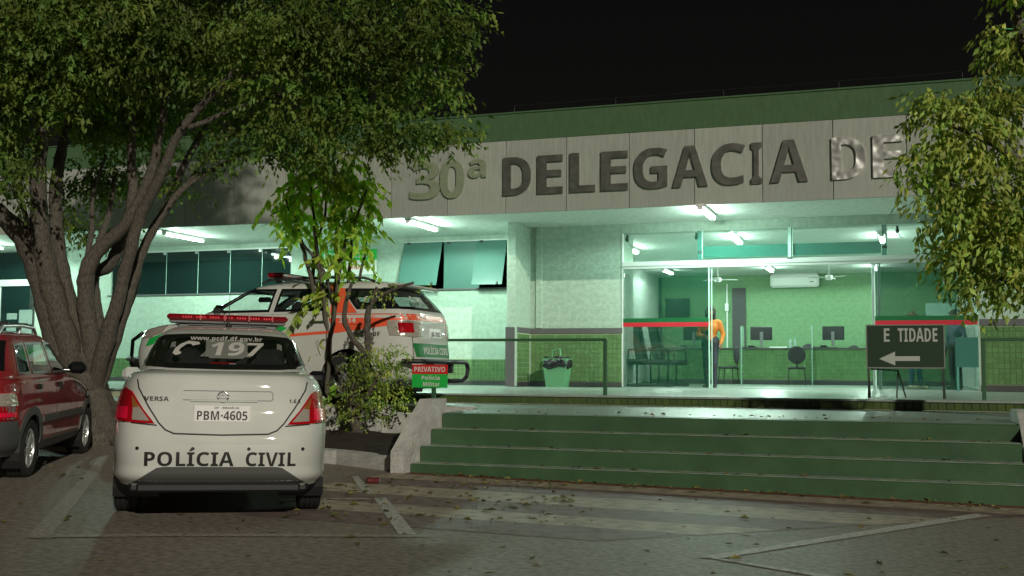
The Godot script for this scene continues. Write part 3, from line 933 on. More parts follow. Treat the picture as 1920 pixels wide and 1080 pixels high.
# ---------------------------------------------------------------- cars
class Shell:
	var rows: Array  # [y, half width, rear z, front z, roundness in plan]

	func _init(r: Array) -> void:
		rows = r

	func at(y: float) -> Array:
		var k := 0
		while k < rows.size() - 2 and y > rows[k + 1][0]: k += 1
		var a: Array = rows[k]
		var b: Array = rows[k + 1]
		var t := clampf((y - a[0]) / (b[0] - a[0]), 0, 1)
		var p: Array = rows[maxi(k - 1, 0)]
		var q: Array = rows[mini(k + 2, rows.size() - 1)]
		var o := [y]
		for j in range(1, 5):
			o.append(cubic_interpolate_in_time(a[j], b[j], p[j], q[j], t, b[0] - a[0], p[0] - a[0], q[0] - a[0]))
		return o

	func rear(p: Vector2) -> Vector3:
		var r := at(p.y)
		var zc: float = (r[2] + r[3]) / 2
		var hl: float = (r[2] - r[3]) / 2
		var x := minf(absf(p.x) / r[1], 0.9995)
		return Vector3(p.x, p.y, zc + hl * pow(1.0 - pow(x, r[4]), 1.0 / r[4]))

	func front(p: Vector2) -> Vector3:
		var r := at(p.y)
		var zc: float = (r[2] + r[3]) / 2
		return Vector3(p.x, p.y, 2 * zc - rear(p).z)

	func side(p: Vector2, sg: float) -> Vector3:
		var r := at(p.y)
		var zc: float = (r[2] + r[3]) / 2
		var hl: float = (r[2] - r[3]) / 2
		var z := minf(absf(p.x - zc) / hl, 0.9995)
		return Vector3(sg * r[1] * pow(1.0 - pow(z, r[4]), 1.0 / r[4]), p.y, p.x)

	func right(p: Vector2) -> Vector3: return side(p, 1.0)
	func left(p: Vector2) -> Vector3: return side(p, -1.0)

	func build(step: float, m: int, arches: Array, rear_holes: Array, front_holes: Array, side_holes: Array) -> Mb:
		var o := Mb.new()
		var y0: float = rows[0][0]
		var y1: float = rows[rows.size() - 1][0]
		var ny := ceili((y1 - y0) / step)
		var cut := {}
		for j in ny + 1:
			var y := lerpf(y0, y1, float(j) / ny)
			var r := at(y)
			var zc: float = (r[2] + r[3]) / 2
			var hl: float = (r[2] - r[3]) / 2
			var raw := []
			var ln := [0.0]
			var e: float = 2.0 / r[4]
			for k in 401:
				var t := TAU * k / 400.0
				var c := cos(t)
				var s := sin(t)
				raw.append(Vector2(r[1] * signf(c) * pow(absf(c), e), zc + hl * signf(s) * pow(absf(s), e)))
				if k > 0: ln.append(ln[k - 1] + raw[k].distance_to(raw[k - 1]))
			var h := 0
			for k in m:
				var d: float = ln[400] * k / m
				while ln[h + 1] < d: h += 1
				var q: Vector2 = raw[h].lerp(raw[h + 1], (d - ln[h]) / maxf(ln[h + 1] - ln[h], 1e-9))
				var p := Vector3(q.x, y, q.y)
				for a in arches:
					if absf(p.x) > r[1] * 0.6:
						var dv := Vector2(p.z - a[0], p.y - a[1])
						if dv.length() < a[2]:
							cut[o.v.size()] = true
							if dv.y > 0: dv = dv.normalized() * a[2]
							else: dv.x = signf(dv.x) * sqrt(maxf(0, a[2] * a[2] - dv.y * dv.y))
							p.z = a[0] + dv.x; p.y = a[1] + dv.y
				o.vert(p, Vector3.ZERO)
		for j in ny:
			for k in m:
				var a := j * m + k
				var b := j * m + (k + 1) % m
				var d := b + m
				var e := a + m
				if cut.has(a) and cut.has(b) and cut.has(d) and cut.has(e): continue
				var ce := (o.v[a] + o.v[b] + o.v[d] + o.v[e]) / 4
				var nn := (o.v[a] - o.v[b]).cross(o.v[d] - o.v[b])
				var hole := false
				if absf(nn.x) > absf(nn.z) * 1.2:
					for g in side_holes:
						if Geometry2D.is_point_in_polygon(Vector2(ce.z, ce.y), g): hole = true
				if absf(nn.z) > absf(nn.x) * 0.35:
					for g in (rear_holes if nn.z > 0 else front_holes):
						if Geometry2D.is_point_in_polygon(Vector2(ce.x, ce.y), g): hole = true
				if hole: continue
				o.face(b, a, e); o.face(b, e, d)
				for v in [a, b, d, e]: o.n[v] += nn
		for k in o.n.size(): o.n[k] = o.n[k].normalized()
		# cap
		var top := ny * m
		var r1: Array = rows[rows.size() - 1]
		var c0 := o.vert(Vector3(0, y1 + 0.004, (r1[2] + r1[3]) / 2), Vector3.UP)
		var ring := []
		for k in m: ring.append(o.vert(o.v[top + k], Vector3.UP))
		for k in m: o.face(c0, ring[(k + 1) % m], ring[k])
		return o

func inset(p: PackedVector2Array, d: float) -> PackedVector2Array:
	var r := Geometry2D.offset_polygon(p, -d, Geometry2D.JOIN_MITER)
	return r[0] if r.size() else p

func ring_patch(mb: Mb, p: PackedVector2Array, d: float, f: Callable, off: float, flip: bool) -> void:
	var q := inset(p, d)
	if q.size() == p.size() and false: pass
	var hole := q.duplicate()
	# split the ring into quads by joining each outer edge to the nearest inner points
	for piece in band_pieces(p, q): mb.patch(piece, f, off, 0.09, 0.0, flip)

func band_pieces(p: PackedVector2Array, q: PackedVector2Array) -> Array:
	var r := Rect2(p[0], Vector2.ZERO)
	for a in p: r = r.expand(a)
	r = r.grow(0.01)
	var out := []
	var mid := r.get_center()
	for h in [PackedVector2Array([r.position, Vector2(mid.x, r.position.y), Vector2(mid.x, r.end.y), Vector2(r.position.x, r.end.y)]), PackedVector2Array([Vector2(mid.x, r.position.y), Vector2(r.end.x, r.position.y), r.end, Vector2(mid.x, r.end.y)])]:
		for a in Geometry2D.intersect_polygons(p, h):
			for b in Geometry2D.clip_polygons(a, q): out.append(b)
	return out

func line_patch(mb: Mb, pts: PackedVector2Array, w: float, f: Callable, off: float, flip := false) -> void:
	for k in pts.size() - 1:
		var a := pts[k]
		var b := pts[k + 1]
		var n := (b - a).orthogonal().normalized() * w / 2
		var e := (b - a).normalized() * w * 0.3
		mb.patch(PackedVector2Array([a - e + n, b + e + n, b + e - n, a - e - n]), f, off, 0.08, 0.0, flip)

func mirror_x(p: PackedVector2Array) -> PackedVector2Array:
	var o := PackedVector2Array()
	for k in range(p.size() - 1, -1, -1): o.append(Vector2(-p[k].x, p[k].y))
	return o

func window(par: Node3D, called: String, p: PackedVector2Array, f: Callable, flip: bool, glass: Material, frit := 0.035, trim: Material = null) -> void:
	var m := Mb.new()
	m.patch(inset(p, frit * 0.6), f, 0.003, 0.08, 0.0, flip)
	var w := obj(called, m, glass, par)
	var r := Mb.new()
	ring_patch(r, p, frit, f, 0.006, flip)
	obj("seal", r, trim if trim else M.blackg, w)

func wheel(par: Node3D, at: Vector3, r: float, w: float, rim_r: float, spokes: int, rimmat: Material, dirty: Material) -> void:
	for sg in ([1.0] if at.x > 0 else [-1.0]):
		var n := Node3D.new()
		n.name = "wheel"
		par.add_child(n, true)
		if str(n.name) != "wheel":
			var k := 1
			while par.has_node("wheel_%03d" % k): k += 1
			n.name = "wheel_%03d" % k
		n.position = at
		var xf := Transform3D(Basis(Vector3(0, -1, 0), Vector3(sg, 0, 0), Vector3(0, 0, 1) * 1.0), Vector3.ZERO)
		if sg < 0: xf = Transform3D(Basis(Vector3(0, 1, 0), Vector3(-1, 0, 0), Vector3(0, 0, 1)), Vector3.ZERO)
		var t := Mb.new()
		var h := w / 2
		var prof := [Vector2(rim_r - 0.01, -h * 0.7), Vector2(rim_r + 0.01, -h * 0.9), Vector2(r * 0.88, -h), Vector2(r * 0.95, -h * 0.94), Vector2(r * 0.985, -h * 0.8)]
		for g in 4:
			var y0 := -h * 0.78 + g * h * 0.42
			prof.append(Vector2(r, y0)); prof.append(Vector2(r, y0 + h * 0.32)); prof.append(Vector2(r - 0.008, y0 + h * 0.33)); prof.append(Vector2(r - 0.008, y0 + h * 0.41))
		prof.append_array([Vector2(r * 0.985, h * 0.86), Vector2(r * 0.95, h * 0.94), Vector2(r * 0.88, h), Vector2(rim_r + 0.01, h * 0.9), Vector2(rim_r - 0.01, h * 0.7), Vector2(rim_r - 0.02, h * 0.2)])
		t.lathe(prof, 36, xf)
		obj("tyre", t, dirty, n)
		var d := Mb.new()
		d.lathe([Vector2(rim_r, -h * 0.3), Vector2(rim_r, h * 0.75), Vector2(rim_r - 0.018, h * 0.72), Vector2(rim_r - 0.022, h * 0.3), Vector2(rim_r * 0.5, -h * 0.1), Vector2(0.001, -h * 0.1)], 32, xf)
		obj("brake_disc", d, M.darkgrey, n)
		var s := Mb.new()
		s.lathe([Vector2(rim_r, h * 0.3), Vector2(rim_r + 0.004, h * 0.82), Vector2(rim_r - 0.016, h * 0.84), Vector2(rim_r - 0.024, h * 0.3)], 32, xf)
		s.lathe([Vector2(0.055, h * 0.3), Vector2(0.05, h * 0.72), Vector2(0.03, h * 0.78), Vector2(0.001, h * 0.78)], 16, xf)
		for k in spokes:
			var a := TAU * k / spokes
			var b := Basis(Vector3.UP, a)
			s.prism(P2([0.03, -0.028, rim_r - 0.012, -0.040, rim_r - 0.012, -0.012, 0.03, -0.006]), 0, 1, xf * Transform3D(b * Basis(Vector3(1, 0, 0), Vector3(0, 0, 1), Vector3(0, -0.02, 0)), b * Vector3(0, h * 0.72, 0)))
			s.prism(P2([0.03, 0.006, rim_r - 0.012, 0.012, rim_r - 0.012, 0.040, 0.03, 0.028]), 0, 1, xf * Transform3D(b * Basis(Vector3(1, 0, 0), Vector3(0, 0, 1), Vector3(0, -0.02, 0)), b * Vector3(0, h * 0.72, 0)))
		obj("rim", s, rimmat, n)

func arch_lip(mb: Mb, sh: Shell, sg: float, z: float, y: float, r: float, ybot: float, t: float) -> void:
	var f: Callable = sh.right if sg > 0 else sh.left
	var a0 := -asin(clampf((y - ybot) / r, 0, 1))
	var n := 18
	for k in n:
		var q := PackedVector2Array()
		for e in [[0, 0.0], [1, 0.0], [1, t], [0, t]]:
			var a: float = lerpf(a0, PI - a0, float(k + e[0]) / n)
			q.append(Vector2(z + cos(a) * (r + e[1] - 0.012), y + sin(a) * (r + e[1] - 0.012)))
		mb.patch(q, f, 0.012, 0.2, 0.014, sg > 0)

func arch_liner(car: Node3D, hw: float, z: float, y: float, r: float) -> void:
	for sg: float in [-1.0, 1.0]:
		var mb := Mb.new()
		var pts := []
		for k in 19:
			var a := lerpf(-0.5, PI + 0.5, k / 18.0)
			pts.append(Vector2(z + cos(a) * (r + 0.004), y + sin(a) * (r + 0.004)))
		for k in 18:
			var x0: float = sg * (hw - 0.015)
			var x1: float = sg * (hw - 0.34)
			mb.quad(Vector3(x0, pts[k].y, pts[k].x), Vector3(x1, pts[k].y, pts[k].x), Vector3(x1, pts[k + 1].y, pts[k + 1].x), Vector3(x0, pts[k + 1].y, pts[k + 1].x))
		obj("wheel_well", mb, M.black, car)

func seat(par: Node3D, x: float, z: float, y: float, w: float, head: bool) -> void:
	var m := Mb.new()
	m.bbox(Vector3(x, y + 0.10, z - 0.22), Vector3(w, 0.18, 0.5), 0.05)
	var xf := Transform3D(Basis(Vector3.RIGHT, 0.22), Vector3(x, y + 0.18, z))
	m.bbox(Vector3(0, 0.26, 0.05), Vector3(w * 0.94, 0.56, 0.14), 0.06, xf)
	if head:
		m.bbox(Vector3(0, 0.64, 0.06), Vector3(0.25, 0.19, 0.11), 0.05, xf)
		m.bbox(Vector3(0, 0.55, 0.06), Vector3(0.10, 0.10, 0.02), 0.004, xf)
	obj("seat", m, M.fabric, par)

func light_bar(par: Node3D, at: Vector3, half: float, h: float, turned := 0.0) -> void:
	var r := Node3D.new()
	r.name = "light_bar"
	par.add_child(r)
	r.position = at
	var base := Mb.new()
	base.bbox(Vector3(0, -0.012, 0), Vector3(half * 1.92, 0.024, 0.20), 0.006)
	base.bbox(Vector3(half * 0.72, -0.045, 0), Vector3(0.10, 0.05, 0.12), 0.012)
	base.bbox(Vector3(-half * 0.72, -0.045, 0), Vector3(0.10, 0.05, 0.12), 0.012)
	base.bbox(Vector3(0, -0.035, 0.02), Vector3(half * 1.3, 0.018, 0.10), 0.006)
	obj("bar_base", base, M.midgrey, r)
	var n := 7
	var lens := Mb.new()
	lens.bbox(Vector3(0, h / 2, 0), Vector3(half * 2, h, 0.27), 0.02)
	obj("red_lens", lens, M.barred, r)
	var sep := Mb.new()
	for k in 4:
		var x: float = -half + half * 2 * [0.275, 0.475, 0.675, 0.87][k]
		sep.bbox(Vector3(x, h / 2, 0.0), Vector3(0.012, h + 0.004, 0.274), 0.003)
	obj("divider", sep, mat(lin(0.45, 0.16, 0.16), 0.3), r)
	var dots := Mb.new()
	for k in 9:
		if k == 0 or k == 8: continue
		var x: float = -half + half * 2 * (k + 0.5) / 9.0
		for j in 4:
			for z in [0.137, -0.137]:
				dots.bbox(Vector3(x - 0.033 + j * 0.022, h * 0.5, z), Vector3(0.014, 0.018, 0.006), 0.002)
	var dd := obj("light_cell", dots, M.leddot, r)
	dd.set_meta("kind", "stuff")

func sedan() -> void:
	var car := thing("parked_car", "white police sedan seen from behind with black lettering on its bumper and red roof lights", "car", Vector3(-2.235, 0.09, -8.70), deg_to_rad(13.9))
	car.rotation.z = -0.0148
	var lo := Shell.new([[0.25, 0.735, 0.72, -3.05, 7], [0.30, 0.765, 0.79, -3.15, 7], [0.40, 0.768, 0.822, -3.2, 7], [0.50, 0.777, 0.838, -3.22, 7], [0.60, 0.779, 0.832, -3.2, 7], [0.68, 0.777, 0.80, -3.15, 7], [0.76, 0.772, 0.775, -3.05, 6.5],
		[0.85, 0.757, 0.762, -2.85, 6], [0.93, 0.735, 0.752, -2.5, 6], [0.99, 0.705, 0.738, -2.2, 6], [1.03, 0.668, 0.71, -2.05, 6], [1.052, 0.62, 0.655, -1.95, 6], [1.060, 0.55, 0.56, -1.9, 6]])
	var hi := Shell.new([[1.04, 0.660, 0.17, -2.25, 5], [1.10, 0.640, 0.07, -2.08, 5], [1.18, 0.612, -0.075, -1.88, 5], [1.26, 0.578, -0.24, -1.68, 5], [1.33, 0.54, -0.42, -1.48, 5], [1.375, 0.50, -0.56, -1.36, 5], [1.405, 0.455, -0.70, -1.27, 4.5], [1.425, 0.40, -0.84, -1.22, 4], [1.437, 0.30, -0.95, -1.15, 4]])
	var arch := [[0.0, 0.29, 0.325], [-2.45, 0.29, 0.325]]
	var rg := P2([-0.612, 1.11, -0.59, 1.083, -0.4, 1.071, 0, 1.066, 0.4, 1.071, 0.59, 1.083, 0.612, 1.11, 0.575, 1.22, 0.528, 1.315, 0.48, 1.338, 0.3, 1.349, 0, 1.353, -0.3, 1.349, -0.48, 1.338, -0.528, 1.315, -0.575, 1.22])
	var wg := P2([-0.60, 1.10, 0, 1.08, 0.60, 1.10, 0.51, 1.33, 0.4, 1.36, 0, 1.37, -0.4, 1.36, -0.51, 1.33])
	var sg := [P2([-1.75, 1.10, -0.86, 1.10, -0.90, 1.33, -1.30, 1.33]), P2([-0.80, 1.10, -0.02, 1.12, -0.20, 1.22, -0.46, 1.31, -0.84, 1.33])]
	var holes := [inset(sg[0], 0.02), inset(sg[1], 0.02)]
	obj("body", lo.build(0.02, 240, arch, [], [], []), M.carwhite, car)
	obj("roof_shell", hi.build(0.011, 260, [], [inset(rg, 0.018)], [inset(wg, 0.018)], holes), M.carwhite, car)
	for a in arch: arch_liner(car, 0.77, a[0], a[1], a[2])
	obj("underbody", slab(-0.62, 0.62, 0.20, 0.34, -3.0, 0.66, 0.02), M.black, car)
	window(car, "rear_window", rg, hi.rear, false, M.carglass, 0.04)
	window(car, "windscreen", wg, hi.front, true, M.carglassl, 0.04)
	for k in 2:
		window(car, "side_window", sg[k], hi.right, true, M.carglass, 0.03)
		window(car, "side_window", sg[k], hi.left, false, M.carglass, 0.03)
	# rear lettering and panels
	var R: Callable = lo.rear
	obj("bumper_lettering", text_on("POLÍCIA", 0.60, 0.096, R, Vector2(-0.21, 0.398), 0.003), M.letterk, car)
	obj("bumper_lettering", text_on("CIVIL", 0.345, 0.096, R, Vector2(0.345, 0.398), 0.003), M.letterk, car)
	var seam := Mb.new()
	var lid := P2([-0.60, 1.035, -0.575, 0.93, -0.50, 0.80, -0.425, 0.69, -0.38, 0.645, -0.32, 0.62, 0, 0.612, 0.32, 0.62, 0.38, 0.645, 0.425, 0.69, 0.50, 0.80, 0.575, 0.93, 0.60, 1.035])
	line_patch(seam, lid, 0.010, R, 0.003)
	for s: float in [-1.0, 1.0]:
		line_patch(seam, P2([s * 0.44, 0.675, s * 0.60, 0.688, s * 0.74, 0.70]), 0.009, R, 0.003)
	obj("panel_gap", seam, M.seam, car)
	var crease := Mb.new()
	line_patch(crease, P2([-0.27, 0.918, 0.33, 0.918, 0.345, 0.905, 0.345, 0.862, 0.33, 0.853, -0.27, 0.853]), 0.006, R, 0.002)
	obj("trim_line", crease, M.midgrey, car)
	var strip := Mb.new()
	strip.patch(P2([-0.22, 0.842, 0.24, 0.842, 0.24, 0.853, -0.22, 0.853]), R, 0.012, 0.06, 0.01)
	obj("plate_trim", strip, M.carwhite, car)
	var low := Mb.new()
	low.patch(P2([-0.60, 0.272, 0.60, 0.272, 0.57, 0.29, 0.425, 0.385, 0.38, 0.392, -0.38, 0.392, -0.425, 0.385, -0.57, 0.29]), R, 0.004, 0.05, 0.0)
	obj("bumper_insert", low, M.cargrey, car)
	obj("under_panel", slab(-0.56, 0.56, 0.21, 0.275, 0.45, 0.76, 0.015), M.black, car)
	for x in [-0.56, -0.19, 0.19, 0.565]:
		var d := Mb.new()
		var c := PackedVector2Array()
		for k in 12: c.append(Vector2(x + cos(TAU * k / 12) * 0.012, 0.518 + sin(TAU * k / 12) * 0.012))
		d.patch(c, R, 0.004, 0.1, 0.004)
		obj("parking_sensor", d, M.black, car)
	var nm := obj("badge_lettering", text_on("VERSA", 0.165, 0.030, R, Vector2(-0.45, 0.843), 0.003, 0.0, false, 0.003), M.darkgrey, car)
	obj("badge_lettering", text_on("1.6 S", 0.078, 0.026, R, Vector2(0.50, 0.840), 0.003, 0.0, false, 0.003), M.darkgrey, car)
	var em := Mb.new()
	var rp := []
	for k in 25: rp.append(lo.rear(Vector2(cos(TAU * k / 24) * 0.036, 0.878 + sin(TAU * k / 24) * 0.036)) + Vector3(0, 0, 0.006))
	em.tube(rp, [0.0055], 6, false)
	em.bbox(lo.rear(Vector2(0, 0.878)) + Vector3(0, 0, 0.008), Vector3(0.085, 0.018, 0.008), 0.003)
	em.bbox(lo.rear(Vector2(0, 0.878)) + Vector3(0, 0, 0.006), Vector3(0.012, 0.075, 0.006), 0.002)
	obj("emblem", em, M.chrome, car)
	var pl := Node3D.new()
	pl.name = "number_plate"
	car.add_child(pl)
	pl.position = Vector3(0.0, 0.762, lo.rear(Vector2(0, 0.76)).z + 0.012)
	pl.rotation.x = -0.03
	obj("plate_board", slab(-0.196, 0.196, -0.062, 0.062, -0.004, 0.004, 0.003), M.plate, pl)
	var pf := Mb.new()
	for q in [[-0.19, 0.19, 0.055, 0.059], [-0.19, 0.19, -0.059, -0.055], [-0.19, -0.186, -0.055, 0.055], [0.186, 0.19, -0.055, 0.055]]: slab(q[0], q[1], q[2], q[3], 0.004, 0.006, 0, pf)
	obj("plate_rim", pf, M.letterw, pl)
	var pt := obj("plate_lettering", text_mb("PBM·4605", 0.345, 0.062, 0.002), M.letterk, pl)
	pt.position = Vector3(0, -0.046, 0.0045)
	var pu := obj("plate_lettering", text_mb("DF - BRASÍLIA", 0.17, 0.014, 0.001), M.darkgrey, pl)
	pu.position = Vector3(0.03, 0.032, 0.0045)
	# lamps
	for s: float in [-1.0, 1.0]:
		var all := P2([0.742, 0.70, 0.738, 0.80, 0.712, 0.885, 0.668, 0.932, 0.62, 0.907, 0.535, 0.785, 0.452, 0.684, 0.60, 0.690])
		var clear := P2([0.485, 0.700, 0.600, 0.706, 0.600, 0.80, 0.592, 0.84, 0.585, 0.835])
		var amber := P2([0.560, 0.795, 0.600, 0.79, 0.608, 0.85, 0.612, 0.872, 0.60, 0.868])
		var lit := P2([0.632, 0.712, 0.722, 0.715, 0.722, 0.785, 0.705, 0.795, 0.632, 0.795])
		if s < 0: all = mirror_x(all); clear = mirror_x(clear); lit = mirror_x(lit); amber = mirror_x(amber)
		var m := Mb.new()
		m.patch(all, R, 0.012, 0.022, 0.014)
		var lamp := obj("tail_lamp", m, M.lampred, car)
		var c := Mb.new()
		c.patch(clear, R, 0.016, 0.022)
		obj("clear_lens", c, M.lampclear, lamp)
		var am := Mb.new()
		am.patch(amber, R, 0.0175, 0.022)
		obj("amber_lens", am, M.lampamber, lamp)
		var l := Mb.new()
		l.patch(lit, R, 0.016, 0.022)
		obj("bright_reflector", l, M.lampretro, lamp)
		# mirrors
		var mm := Mb.new()
		mm.bbox(Vector3(s * 0.83, 1.01, -1.75), Vector3(0.17, 0.125, 0.10), 0.04)
		mm.tube([Vector3(s * 0.66, 0.99, -1.72), Vector3(s * 0.78, 0.99, -1.75)], [0.02], 6)
		obj("side_mirror", mm, M.blackg if s > 0 else M.carwhite, car)
		var sm := Mb.new()
		for z in [-0.78, -1.72, 0.02]: line_patch(sm, P2([z, 1.0, z + 0.02, 0.7, z + (0.0 if z < 0 else 0.2), 0.36]), 0.006, lo.right if s > 0 else lo.left, 0.0015, s > 0)
		obj("door_gap", sm, M.seam, car)
		for z in [-0.2, -1.1]:
			var h := Mb.new()
			h.bbox(lo.side(Vector2(z, 0.86), s) + Vector3(s * 0.015, 0, 0), Vector3(0.03, 0.025, 0.16), 0.01)
			obj("door_handle", h, M.carwhite, car)
		for z in [0.0, -2.45]: wheel(car, Vector3(s * 0.668, 0.285, z), 0.285, 0.175, 0.19, 6, M.midgrey, M.blackrub)
		var hl := Mb.new()
		hl.patch(P2([s * 0.45, 0.62, s * 0.70, 0.66, s * 0.70, 0.76, s * 0.5, 0.70]), lo.front, 0.008, 0.05, 0.01, true)
		obj("headlight", hl, M.lampclear, car)
	var ex := Mb.new()
	ex.tube([Vector3(0.44, 0.235, 0.45), Vector3(0.44, 0.235, 0.74)], [0.028], 12, false)
	ex.tube([Vector3(0.44, 0.235, 0.745), Vector3(0.44, 0.235, 0.44)], [0.024], 12, false)
	ex.bbox(Vector3(0.42, 0.25, 0.55), Vector3(0.20, 0.06, 0.12), 0.03)
	obj("exhaust", ex, mat(lin(0.32, 0.25, 0.18), 0.4, 0.7), car)
	# rear window print
	var H: Callable = hi.rear
	obj("window_lettering", text_on("197", 0.40, 0.105, H, Vector2(0.07, 1.175), 0.006, 0.22), M.letterw, car)
	obj("window_lettering", text_on("www.pcdf.df.gov.br", 0.56, 0.032, H, Vector2(0.0, 1.296), 0.006), M.letterw, car)
	var ph := Mb.new()
	ph.patch(P2([-0.40, 1.185, -0.375, 1.168, -0.34, 1.18, -0.335, 1.196, -0.355, 1.20, -0.345, 1.225, -0.30, 1.262, -0.27, 1.262, -0.255, 1.248, -0.20, 1.262, -0.21, 1.28, -0.29, 1.288, -0.345, 1.262, -0.385, 1.225]), H, 0.006, 0.05, 0.0)
	obj("phone_symbol", ph, M.letterw, car)
	# cabin
	for x in [-0.30, 0.30]: seat(car, x, -1.25, 0.48, 0.44, true)
	seat(car, 0.0, -0.42, 0.46, 1.05, false)
	for x in [-0.33, 0.33]:
		var hr := Mb.new()
		hr.bbox(Vector3(x, 1.145, -0.30), Vector3(0.27, 0.19, 0.10), 0.05)
		obj("headrest", hr, M.fabric, car)
	obj("parcel_shelf", slab(-0.56, 0.56, 1.03, 1.062, -0.35, 0.12, 0.004), M.black, car)
	obj("dashboard", slab(-0.6, 0.6, 0.85, 1.06, -2.1, -1.85, 0.04), M.black, car)
	var tb := Mb.new()
	tb.bbox(Vector3(-0.02, 1.10, -0.02), Vector3(0.21, 0.055, 0.09), 0.02)
	var t3 := obj("third_brake_lamp", tb, M.lampred, car)
	obj("bright_reflector", slab(0.03, 0.08, 1.08, 1.118, 0.026, 0.03), M.plate, t3)
	light_bar(car, Vector3(0, 1.492, -1.25), 0.515, 0.052)
	var an := Mb.new()
	an.tube([Vector3(0.01, 1.435, -0.92), Vector3(0.01, 1.47, -0.93)], [0.028, 0.012], 8)
	an.tube([Vector3(0.01, 1.47, -0.93), Vector3(0.01, 1.83, -0.96)], [0.004, 0.002], 5)
	obj("antenna", an, M.black, car)
	obj("roof_cross_bar", slab(-0.44, 0.44, 1.445, 1.46, -1.3, -1.2, 0.004), M.midgrey, car)

